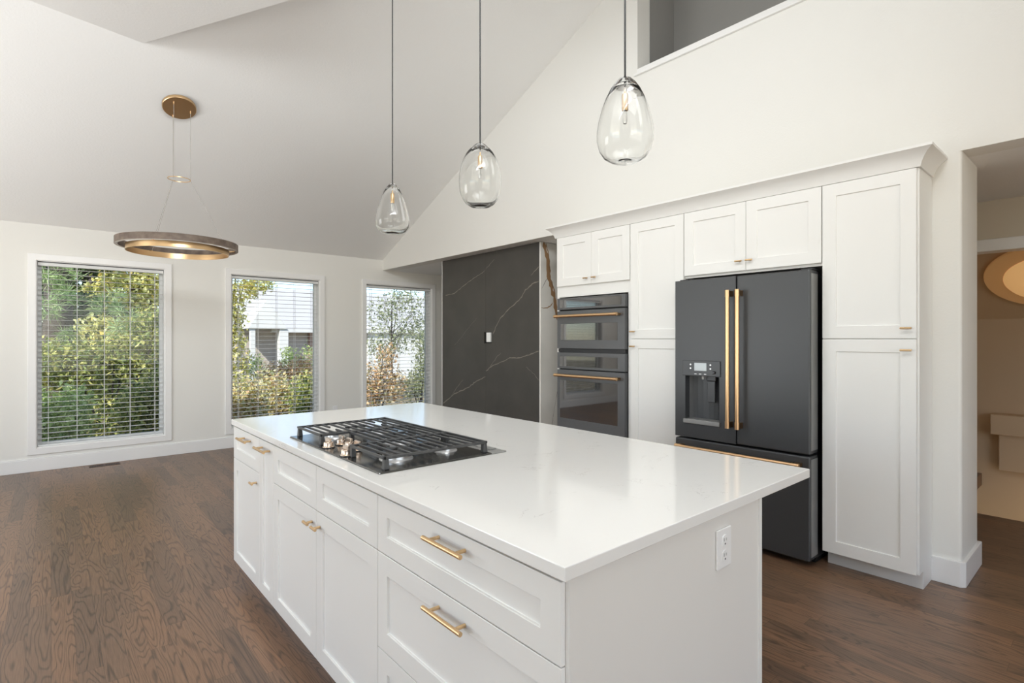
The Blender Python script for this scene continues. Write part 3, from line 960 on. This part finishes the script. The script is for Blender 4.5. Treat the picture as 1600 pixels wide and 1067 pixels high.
# ------------------------------------------------------------------ stone fireplace wall
structure('wall_fireplace', MB().box(3.980, 6.9, 4.155, 6.008, 0, ZS), M['wall'])
def ribbon(mb, pts, w, place, mi, rng):
    P = [Vector((a, b)) for a, b in pts]
    Q = []
    for i in range(len(P) - 1):
        n_ = max(2, int((P[i + 1] - P[i]).length / 0.03))
        for k in range(n_):
            Q.append(P[i].lerp(P[i + 1], k / n_))
    Q.append(P[-1])
    Q = [q + Vector((rng.uniform(-.006, .006), rng.uniform(-.006, .006))) * (0 < i < len(Q) - 1) for i, q in enumerate(Q)]
    L = []; R = []
    for i, q in enumerate(Q):
        d = (Q[min(i + 1, len(Q) - 1)] - Q[max(i - 1, 0)]).normalized()
        nrm = Vector((-d.y, d.x))
        ww = w * rng.uniform(0.5, 1.25) * (0.35 if i in (0, len(Q) - 1) else 1)
        L.append(q + nrm * ww / 2); R.append(q - nrm * ww / 2)
    n_ = len(Q)
    mb._add([place(p) for p in L] + [place(p) for p in R], [(i, i + 1, n_ + i + 1, n_ + i) for i in range(n_ - 1)], mi)
rng = random.Random(5)
veins = [([(5.94, 1.947), (5.731, 1.961), (5.538, 2.036), (5.353, 2.105), (5.14, 2.171), (5.074, 2.20)], .009), ([(5.070, 2.205), (5.038, 2.224), (4.906, 2.313)], .005),
         ([(4.938, 1.422), (4.841, 1.553), (4.777, 1.623), (4.652, 1.708), (4.472, 1.798), (4.357, 1.906), (4.245, 1.965), (4.138, 1.993)], .012), ([(4.272, 2.061), (4.19, 2.11), (4.138, 2.148)], .008),
         ([(6.0, 0.511), (5.81, 0.609), (5.731, 0.661), (5.426, 0.761), (5.245, 0.858), (5.076, 0.915)], .015), ([(5.068, 0.985), (4.938, 1.051), (4.746, 1.109), (4.622, 1.153), (4.472, 1.153), (4.329, 1.189), (4.138, 1.24)], .013),
         ([(5.0, 1.02), (4.873, 1.146), (4.777, 1.209)], .006), ([(5.81, 0.609), (5.653, 0.767), (5.538, 0.852)], .006), ([(4.357, 1.064), (4.217, 0.985), (4.138, 0.924)], .004), ([(5.731, 1.28), (5.463, 1.48), (5.245, 1.626)], .003)]
SX = 3.955
# right slab and left slab; a socket opening is cut at their seam
sy = 5.072
for name_lab, y0, y1, nt in (('charcoal stone slab with pale veins, the half nearer the ovens', 4.134, sy - 0.001, 1), ('charcoal stone slab with pale veins, the half nearer the window', sy + 0.001, 6.008, 0)):
    mb = MB()
    hy0, hy1, hz0, hz1 = 4.958, 5.104, 1.318, 1.452
    if nt:
        mb.box(SX, SX + 0.02, y0, hy0, 0, ZS - 0.004).box(SX, SX + 0.02, hy0, y1, 0, hz0).box(SX, SX + 0.02, hy0, y1, hz1, ZS - 0.004)
    else:
        mb.box(SX, SX + 0.02, hy1, y1, 0, ZS - 0.004).box(SX, SX + 0.02, y0, hy1, 0, hz0).box(SX, SX + 0.02, y0, hy1, hz1, ZS - 0.004)
    for pts, w in veins:
        ym = sum(p[0] for p in pts) / len(pts)
        if (ym < sy) == bool(nt):
            ribbon(mb, pts, w, lambda p: (SX - 0.0006, p.x, p.y), 1, rng)
    o = mb.build('stone_slab', [M['darkstone'], M['darkvein']], recalc=False)
    tag(o, name_lab, 'stone slab', 'charcoal stone slabs')
mb = MB().box(SX, 4.29, 4.118, 4.133, 0, ZS - 0.004)
for pts, w, mi in (([(4.000, 2.41), (4.054, 2.235), (4.075, 2.049), (4.128, 1.901), (4.168, 1.789), (4.190, 1.656), (4.206, 1.58)], .052, 1),
                   ([(4.030, 2.41), (4.080, 2.25), (4.10, 2.08)], .012, 1), ([(4.060, 2.03), (4.014, 1.978), (3.972, 1.91)], .008, 2), ([(4.135, 1.765), (4.10, 1.725), (4.054, 1.708), (3.963, 1.705)], .011, 1),
                   ([(4.10, 2.02), (4.15, 1.93), (4.175, 1.83)], .016, 1), ([(4.22, 0.85), (4.16, 0.60), (4.10, 0.3)], .005, 2)):
    ribbon(mb, [(a, min(b, 2.404)) for a, b in pts], w, lambda p: (p.x, 4.118 - 0.0006, p.y), mi, rng)
o = mb.build('marble_slab', [M['marble'], M['brownvein'], M['greyvein']], recalc=False)
tag(o, 'pale marble slab with a rust brown vein between charcoal stone and oven cabinet', 'stone slab')
structure('trim_3', MB().box(SX - 0.003, SX + 0.02, 4.1295, 4.1345, 0, ZS - 0.004).box(SX - 0.003, SX + 0.02, 6.008, 6.016, 0, ZS - 0.004), M['trim'])
sw = thing('light_switch', 'white switch without cover plate in the charcoal stone wall', 'switch', (SX + 0.012, 5.03, 1.325))
MB().box(SX + 0.0205, SX + 0.024, 4.958, 5.104, 1.318, 1.452).build('junction_box', M['black'], sw)
MB().box(SX - 0.006, SX + 0.0205, 4.975, 5.052, 1.333, 1.446).build('rocker', M['plastic'], sw, bevel=0.003)

# low outlet on the window wall, floor register
lo = thing('wall_outlet', 'white outlet low on the wall between two windows, just above the worktop edge', 'outlet', (3.06, YW, 0.31))
MB().box(3.025, 3.095, YW - 0.006, YW, 0.31, 0.42).build('cover_plate', M['plastic'], lo, bevel=0.002)
for z0_ in (0.330, 0.368):
    MB().box(3.047, 3.073, YW - 0.008, YW - 0.006, z0_, z0_ + 0.032).build('receptacle', M['plastic'], lo, bevel=0.001)
mb = MB().box(0.305, 0.575, 7.225, 7.245, 0.0, 0.004).box(0.305, 0.575, 7.315, 7.335, 0.0, 0.004).box(0.305, 0.318, 7.245, 7.315, 0, 0.004).box(0.562, 0.575, 7.245, 7.315, 0, 0.004).box(0.434, 0.446, 7.245, 7.315, 0, 0.004)
fv = mb.build('floor_vent', M['vent'], bevel=0.001)
tag(fv, 'brown floor register beside the baseboard under the left window', 'floor vent')
mb = MB()
for q in range(16):
    xq = 0.326 + 0.0149 * q
    mb.box(xq - 0.0025, xq + 0.0025, 7.245, 7.315, 0.0005, 0.003)
mb.build('grille', M['vent'], fv)
MB().box(0.318, 0.562, 7.245, 7.315, 0.0001, 0.0006).build('opening', M['black'], fv)

# ------------------------------------------------------------------ glass pendants over the island
pend_out = {
 'a': [(0.0, .276), (.010, .2755), (.022, .268), (.036, .253), (.050, .232), (.063, .205), (.075, .172), (.085, .135), (.0905, .100), (.090, .070), (.082, .040), (.066, .017), (.045, .005), (.022, .001), (0, .0)],
 'b': [(0.0, .276), (.012, .2755), (.026, .267), (.044, .250), (.060, .230), (.074, .203), (.084, .172), (.0905, .135), (.0915, .100), (.087, .064), (.076, .034), (.060, .014), (.042, .004), (.020, .0005), (0, .0)],
 'c': [(0.0, .276), (.010, .2755), (.021, .267), (.034, .250), (.046, .229), (.058, .200), (.070, .165), (.081, .128), (.0895, .092), (.0915, .066), (.085, .038), (.070, .016), (.048, .005), (.022, .001), (0, .0)],
}
def pendant(label, y, shape):
    x, z0 = 1.40, 1.937
    p = thing('pendant_lamp', label, 'lamp', (x, y, z0), 'glass pendants over the island')
    out = pend_out[shape]
    inner = []
    m_ = len(out)
    for i, (r_, h) in enumerate(out):
        if i == 0:
            inner.append((0.0, 0.246)); continue
        if i == m_ - 1:
            inner.append((0.0, 0.010)); continue
        tr, th_ = out[i + 1][0] - out[i - 1][0], out[i + 1][1] - out[i - 1][1]
        l_ = math.hypot(tr, th_)
        nr, nh = -th_ / l_, tr / l_            # outward normal of the profile
        t_ = 0.0020 + 0.004 * max(0, (0.05 - h) / 0.05) + 0.012 * max(0, (h - 0.225) / 0.05)
        inner.append((max(0.0015, r_ - nr * t_), min(0.2455, h - nh * t_)))
    prof = list(reversed(out)) + inner
    sh = MB().lathe(prof, (x, y, z0), 56).build('glass_shade', M['glass'], p, smooth=True, recalc=False)
    MB().tube([(x, y, z0 + 0.262), (x, y, zc(y) - 0.02)], 0.0032, 10).build('cord', M['cord'], p, smooth=True)
    MB().tube([(x, y, z0 + 0.210), (x, y, z0 + 0.239)], 0.0034, 10).build('stem', M['brass'], p, smooth=True)
    MB().lathe([(0, .222), (.0085, .222), (.0105, .218), (.0105, .172), (.0095, .168), (0, .168)], (x, y, z0), 24).build('socket', M['brass'], p, smooth=True)
    MB().lathe([(0, .1675), (.006, .1675), (.0065, .155), (.0072, .135), (.005, .126), (0, .124)], (x, y, z0), 20).build('bulb', M['glass'], p, smooth=True)
    MB().lathe([(0, 0), (.062, 0), (.062, -.022), (.055, -.026), (0, -.026)], (x, y, zc(y)), 32, axis=(0, SL, 1)).build('ceiling_canopy', M['cord'], p, smooth=True)
    return p
pendant('clear glass pendant over the near end of the island, close to the loft opening', 1.066, 'a')
pendant('clear round glass pendant over the middle of the island', 1.834, 'b')
pendant('clear pear-shaped glass pendant over the window end of the island', 2.615, 'c')

# ------------------------------------------------------------------ ring chandelier
CHX, CHY = 0.852, 5.468
ch = thing('ring_chandelier', 'weathered wood and brass ring chandelier hanging from the vault by the windows', 'chandelier', (CHX, CHY, 2.14))
Rw, Hw0, Hw1 = 0.462, 2.166, 2.222
wr = MB().lathe([(Rw, Hw0), (Rw, Hw1), (Rw - 0.026, Hw1), (Rw - 0.026, Hw0)], (CHX, CHY, 0), 96, closed=True).build('wood_ring', M['weatheredwood'], ch, smooth=True)
MB().lathe([(Rw - 0.003, Hw0 - 0.0025), (Rw - 0.003, Hw0 - 0.0002), (Rw - 0.024, Hw0 - 0.0002), (Rw - 0.024, Hw0 - 0.0025)], (CHX, CHY, 0), 96, closed=True).build('light_strip', M['diffuser'], wr, smooth=True)
Rb = 0.388
MB().lathe([(Rb, 2.122), (Rb, 2.170), (Rb - 0.010, 2.170), (Rb - 0.010, 2.122)], (CHX, CHY, 0), 96, closed=True).build('brass_ring', M['brass'], ch, smooth=True)
pd = math.atan2(-(CHX), CHY)   # direction square to the line of sight
nrm = Vector((CHX, CHY, 0)).normalized()
right = Vector((nrm.y, -nrm.x, 0))
cn = Vector((0, -SL, -1)).normalized()
top_c = Vector((CHX, CHY, zc(CHY)))
cpy = MB().lathe([(0, 0), (.126, 0), (.130, .004), (.130, .028), (.126, .032), (0, .032)], top_c, 48, axis=cn).build('ceiling_canopy', M['brass'], ch, smooth=True)
MB().lathe([(.0885, 2.770), (.0885, 2.776), (.0835, 2.776), (.0835, 2.770)], (CHX, CHY, 0), 48, closed=True).build('spreader_ring', M['brass'], ch, smooth=True)
for k in range(3):
    a = 0.05 + k * 2 * PI / 3
    d = right * math.cos(a) + nrm * math.sin(a)
    p2 = Vector((CHX, CHY, 2.773)) + d * 0.086
    pc = Vector((CHX, CHY, 0)) + d * 0.086
    pc.z = zc(pc.y) - 0.034
    p3 = Vector((CHX, CHY, 2.176)) + d * (Rb - 0.005)
    MB().tube([pc, p2, p3], 0.0018, 8).build('cable', M['cable'], ch, smooth=True)
    MB().tube([pc + Vector((0, 0, 0.012)), pc + Vector((0, 0, -0.022))], [0.006, 0.004], 12).build('cable_grip', M['brass'], cpy, smooth=True)
    q1 = Vector((CHX, CHY, 2.170)) + d * (Rb - 0.004)
    q2 = Vector((CHX, CHY, 2.178)) + d * (Rw - 0.020)
    MB().tube([q1, q2], 0.007, 10).build('bracket', M['brass'], ch, smooth=True)

# ------------------------------------------------------------------ lamp beyond the hall
lp = thing('hall_lamp', 'warm glowing bowl lamp seen through the hall opening at the right edge', 'lamp', (6.58, 0.42, 1.94))
lc = (6.58, 0.44, 1.915)
ax = Vector((-0.62, 0, -1)).normalized()
MB().lathe([(0, -.012), (.455, -.012), (.46, .0), (.455, .012), (.42, .02), (.30, .026), (0, .026)], lc, 64, axis=ax).build('lamp_rim', M['lamprim'], lp, smooth=True)
MB().lathe([(.325, .0262), (.31, .045), (.25, .075), (.15, .10), (0, .11)], lc, 64, axis=ax).build('bowl_shade', M['lampglow'], lp, smooth=True)

# ------------------------------------------------------------------ garden
GZ = -0.35
g = MB().box(-25, 40, YW + 0.7, 60, GZ - 0.2, GZ).box(-25, XL - 0.5, -20, YW + 0.7, GZ - 0.2, GZ).box(XL - 0.5, 12, -20, YB - 0.4, GZ - 0.2, GZ)
structure('ground', g, M['lawn'])

def leaves(blobs, n, size, seed, aspect=0.5, hollow=0.55):
    """leaf mesh arrays: rhombic leaves spread over the outer part of each blob (cx,cy,cz,rx,ry,rz)"""
    r = np.random.default_rng(seed)
    vol = np.array([b[3] * b[4] * b[5] for b in blobs]) ** 0.67
    pick = r.choice(len(blobs), n, p=vol / vol.sum())
    B = np.array(blobs)[pick]
    d = r.normal(size=(n, 3)); d /= np.linalg.norm(d, axis=1)[:, None]
    rad = hollow + (1 - hollow) * r.random(n) ** 0.6
    rad *= 1 + 0.18 * r.normal(size=n).clip(-1.5, 1.5)
    c = B[:, :3] + d * rad[:, None] * B[:, 3:]
    u = r.normal(size=(n, 3)); u[:, 2] -= 0.4; u /= np.linalg.norm(u, axis=1)[:, None]
    w = np.cross(u, r.normal(size=(n, 3))); w /= np.linalg.norm(w, axis=1)[:, None]
    s = size * (0.6 + 0.8 * r.random(n))[:, None]
    nrm_ = np.cross(u, w)
    v = np.stack([c - u * s * .5, c + w * s * aspect * .5 + nrm_ * s * .08, c + u * s * .5, c - w * s * aspect * .5 + nrm_ * s * .08], 1).reshape(-1, 3)
    return v
def leaf_obj(name, v, m, parent):
    off = np.array(parent.location)
    n = len(v) // 4
    me = bpy.data.meshes.new(name)
    me.from_pydata((v - off).tolist(), [], np.arange(4 * n).reshape(-1, 4).tolist())
    me.materials.append(m)
    o = bpy.data.objects.new(name, me); C.objects.link(o); o.parent = parent
    return o
def plant(name, label, cat, base, blobs, n, size, m, seed, group=None, trunk=None, aspect=0.5, stem_r=0.02, branches=5, hollow=0.5):
    t = thing(name, label, cat, base, group)
    leaf_obj('foliage', leaves(blobs, n, size, seed, aspect, hollow), m, t)
    rr = random.Random(seed)
    mb = MB()
    b = Vector(base)
    if trunk:
        topp = Vector(trunk)
        mid = b.lerp(topp, 0.5) + Vector((rr.uniform(-.1, .1), rr.uniform(-.1, .1), 0))
        mb.tube([b, mid, topp], [stem_r * 1.25, stem_r, stem_r * .6], 10)
        mb.build('trunk', M['bark'], t, smooth=True)
        for k in range(branches):
            q = blobs[rr.randrange(len(blobs))]
            a = b.lerp(topp, rr.uniform(.35, .95))
            e = Vector(q[:3]) + Vector([rr.uniform(-.8, .8) * q[3 + i] for i in range(3)])
            MB().tube([a, a.lerp(e, .5) + Vector((0, 0, rr.uniform(-.05, .15))), e], [stem_r * .55, stem_r * .35, stem_r * .12], 8).build('branch', M['bark'], t, smooth=True)
    else:
        for k in range(branches):
            q = blobs[rr.randrange(len(blobs))]
            e = Vector(q[:3]) + Vector([rr.uniform(-.6, .6) * q[3 + i] for i in range(3)])
            mb.tube([b + Vector((rr.uniform(-.1, .1), rr.uniform(-.1, .1), 0)), b.lerp(e, .5), e], [stem_r, stem_r * .7, stem_r * .3], 8)
        mb.build('stems', M['bark'], t, smooth=True)
    return t

# behind window 1
pt = thing('pine_tree', 'pine tree with pale long needles at the upper left of the large window', 'tree', (0.0, 12.6, GZ))
MB().tube([(0.06, 12.6, GZ), (0.10, 12.6, 2.0), (0.05, 12.7, 6.0)], [0.24, 0.21, 0.13], 14).build('trunk', M['bark'], pt, smooth=True)
rr = np.random.default_rng(3)
tufts = []
for cx_, cy_, cz_, s_, n_ in ((-0.10, 11.6, 2.55, 0.34, 14), (0.22, 11.5, 2.2, 0.28, 9), (-0.1, 11.6, 1.95, 0.25, 8), (0.75, 11.6, 1.95, 0.25, 8), (1.0, 11.6, 1.62, 0.28, 9), (0.25, 11.7, 1.45, 0.2, 6), (-0.1, 11.7, 2.9, .3, 10), (0.5, 11.8, 3.1, .3, 8)):
    for q in range(n_):
        c0 = np.array([cx_, cy_, cz_]) + rr.normal(size=3) * s_ * 0.5
        d0 = rr.normal(size=3); d0[2] += 0.6; d0 /= np.linalg.norm(d0)
        for z in range(48):
            d = d0 * 0.5 + rr.normal(size=3) * 0.55; d /= np.linalg.norm(d)
            L = 0.13 + 0.09 * rr.random()
            w = np.cross(d, rr.normal(size=3)); w /= np.linalg.norm(w); w *= 0.0065
            st = c0 + d0 * (rr.random() * 0.16 - 0.08)
            tufts += [st - w * .6, st + d * L * .5 - w, st + d * L, st + d * L * .5 + w]
leaf_obj('needles', np.array(tufts), M['needle'], pt)
for a, b_ in (((0.08, 12.6, 2.5), (-0.2, 11.6, 2.5)), ((0.1, 12.6, 2.2), (0.9, 11.6, 1.7)), ((0.1, 12.6, 3.0), (0.5, 11.8, 3.1)), ((0.1, 12.6, 1.4), (0.3, 11.7, 1.5)), ((0.08, 12.6, 3.2), (1.5, 11.9, 2.6))):
    a, b_ = Vector(a), Vector(b_)
    MB().tube([a, a.lerp(b_, .5) + Vector((0, 0, .08)), b_], [.05, .035, .012], 8).build('branch', M['bark'], pt, smooth=True)

plant('leafy_tree', 'yellow-green leafy tree at the upper right of the large window', 'tree', (1.9, 14.2, GZ),
      [(1.6, 13.8, 3.0, .8, .7, .6), (1.2, 13.6, 2.4, .7, .6, .4), (2.0, 13.9, 2.3, .6, .6, .5), (1.9, 14, 3.8, .9, .8, .6), (0.9, 13.9, 1.5, .6, .5, .4), (1.9, 13.8, 1.5, .5, .5, .5), (1.0, 13.6, 3.4, .6, .6, .5)],
      7000, .105, M['leaf_yellow'], 11, 'trees behind the large window', trunk=(1.6, 14.2, 3.6), stem_r=.09, branches=9)
plant('leafy_tree', 'dark green tree filling the back of the large window', 'tree', (0.9, 17.5, GZ),
      [(-.6, 17, 3.8, 1.4, 1, 1.4), (0.9, 17.4, 3.7, 1.3, 1, 1.3), (0.0, 16.8, 1.8, 1.5, 1, 1.3), (1.5, 17, 1.7, 1.0, 1, 1.2), (0.4, 17.3, .4, 1.9, .9, .9)],
      11000, .19, M['leaf_dark'], 12, 'trees behind the large window', trunk=(0.7, 17.5, 4.0), stem_r=.2, branches=8, hollow=.3)
plant('shrub', 'tall green and yellow shrub in the middle of the large window', 'shrub', (0.72, 10.9, GZ),
      [(0.58, 10.9, .12, .42, .26, .5), (0.43, 10.9, .95, .48, .26, .42), (1.05, 10.9, 1.02, .48, .26, .42), (0.0, 10.9, .95, .4, .26, .4), (1.30, 10.9, 1.5, .33, .26, .4)],
      7400, .085, M['leaf_mixed'], 13, 'shrubs outside the large window', branches=8, hollow=.4)
plant('shrub', 'dense low green shrub along the left bottom of the large window', 'shrub', (0.05, 9.7, GZ),
      [(-.1, 9.65, .20, .42, .32, .42), (.22, 9.65, .28, .25, .32, .45), (-.3, 9.7, .5, .3, .3, .3)],
      5200, .070, M['leaf_fresh'], 14, 'shrubs outside the large window', branches=7, hollow=.35)
plant('shrub', 'dense low yellow-green shrub along the right bottom of the large window', 'shrub', (0.98, 9.75, GZ),
      [(.94, 9.75, .24, .24, .33, .45), (1.20, 9.8, .34, .36, .33, .55), (1.45, 9.8, .4, .26, .3, .6)],
      5600, .070, M['leaf_mixed'], 15, 'shrubs outside the large window', branches=7, hollow=.35)

# behind window 2
plant('slim_tree', 'tall slim yellow-green tree at the left edge of the middle window', 'tree', (3.05, 13.2, GZ),
      [(3.15, 13.2, .8, .30, .3, .8), (3.05, 13.2, 1.9, .32, .3, .6), (3.25, 13.1, 2.45, .42, .3, .25), (3.6, 13.0, 2.62, .32, .3, .18), (2.8, 13.2, 1.2, .35, .3, 1.2), (3.0, 13.2, 3.2, .5, .4, .5)],
      5200, .085, M['leaf_yellow'], 21, None, trunk=(3.0, 13.2, 3.0), stem_r=.05, branches=7)
for lab, bx, by, blobs, n_, mm, sd in (
    ('cream and yellow shrub at the left bottom of the middle window', 2.45, 9.6, [(2.35, 9.6, .25, .30, .26, .45), (2.55, 9.6, .32, .26, .26, .4), (2.2, 9.6, .0, .36, .26, .4)], 3600, 'leaf_cream', 22),
    ('cream autumn shrub at the centre bottom of the middle window', 3.25, 10.65, [(3.15, 10.65, .30, .40, .30, .48), (3.5, 10.65, .15, .36, .28, .45)], 3400, 'leaf_cream', 23),
    ('olive green shrub at the right bottom of the middle window', 3.6, 9.65, [(3.45, 9.65, .26, .34, .26, .52), (3.75, 9.65, .25, .30, .26, .52)], 3400, 'leaf_mixed', 24),
    ('rusty low shrub in front of the white house', 4.55, 14.3, [(4.35, 14.3, .45, .45, .28, .36), (5.0, 14.3, .5, .45, .28, .42)], 2400, 'leaf_rust', 25),
    ('fresh green young shrub in front of the house porch', 4.6, 15.3, [(4.15, 15.3, .55, .22, .18, .45), (5.0, 15.3, .78, .25, .18, .42), (5.5, 15.3, .7, .3, .18, .55)], 1500, 'leaf_fresh', 26)):
    plant('shrub', lab, 'shrub', (bx, by, GZ), blobs, n_, .072, M[mm], sd, 'shrubs outside the middle window', branches=6, hollow=.3)

# behind window 3
plant('slim_tree', 'thin sparse tree in the window beside the stone wall', 'tree', (7.0, 13.0, GZ),
      [(6.75, 13, 2.0, .7, .45, .55), (7.35, 13, 2.45, .7, .45, .5), (6.5, 13, 1.2, .5, .35, .45), (7.2, 13, 1.35, .55, .4, .45), (7.7, 13, 1.75, .45, .35, .55)],
      2200, .08, M['leaf_pale'], 31, None, trunk=(6.95, 13.0, 2.4), stem_r=.022, branches=10, hollow=.1)
plant('shrub', 'rust brown shrub at the bottom of the window beside the stone wall', 'shrub', (5.5, 11.0, GZ),
      [(5.45, 11, .45, .35, .3, .45), (5.75, 11, .95, .28, .25, .35), (5.9, 11, .3, .35, .3, .45), (5.3, 11.0, .1, .3, .3, .4)],
      2000, .08, M['leaf_rust'], 32, 'shrubs outside the window by the stone', branches=8, hollow=.2)
plant('shrub', 'light green shrub at the right side of the window beside the stone wall', 'shrub', (6.75, 11.2, GZ),
      [(6.75, 11.2, .5, .28, .3, .5), (6.8, 11.2, 1.2, .24, .25, .5), (6.5, 11.2, .2, .3, .3, .4)],
      1800, .07, M['leaf_pale'], 33, 'shrubs outside the window by the stone', branches=7, hollow=.2)

# neighbour's house
hs = thing('house', 'white gabled house with a small porch beyond the garden', 'house', (8.0, 20.5, GZ))
Y0 = 20.0
MB().box(6.05, 9.6, Y0 + 0.35, Y0 + 6, GZ, 1.75).build('wall', M['housetan'], hs)
MB().box(9.6, 16.5, Y0 - 0.02, Y0 + 6, GZ, 1.9).build('white_wall', M['housewhite'], hs)
MB().box(7.35, 7.9, Y0 + 0.28, Y0 + 0.36, GZ, 1.74).build('brick_pier', M['housebrick'], hs)
mb = MB()
mb.hexa([(4.9, Y0 - 0.1, 1.66), (16.8, Y0 - 0.1, 1.66), (16.8, Y0 + 4.2, 3.42), (5.3, Y0 + 4.2, 3.42)],
        [(4.9, Y0 - 0.1, 1.78), (16.8, Y0 - 0.1, 1.78), (16.8, Y0 + 4.2, 3.55), (5.3, Y0 + 4.2, 3.55)])
mb.build('roof', M['houseroof'], hs)
MB().box(5.9, 16.8, Y0 - 0.16, Y0 - 0.05, 1.60, 1.72).build('gutter', M['housewhite'], hs)
mb = MB()   # left gable with its sloping verge
mb.prism([(4.70, Y0 + 1.2, 1.70), (5.60, Y0 + 1.2, 3.42), (6.6, Y0 + 1.2, 1.72)], (0, 3.0, 0))
mb.build('gable', M['housewhite'], hs)
mb = MB()   # porch pediment
mb.prism([(4.95, Y0 - 0.9, 1.72), (5.52, Y0 - 0.9, 2.72), (6.2, Y0 - 0.9, 1.72)], (0, 1.1, 0))
mb.build('porch_gable', M['housewhite'], hs)
for xx, w in ((5.02, .16), (5.95, .30)):
    MB().box(xx, xx + w, Y0 - 0.85, Y0 - 0.85 + w, GZ, 1.72).build('porch_post', M['housewhite'], hs, bevel=0.01)
MB().box(5.1, 6.05, Y0 + 0.3, Y0 + 0.4, GZ, 1.72).build('porch_wall', M['housetan'], hs)
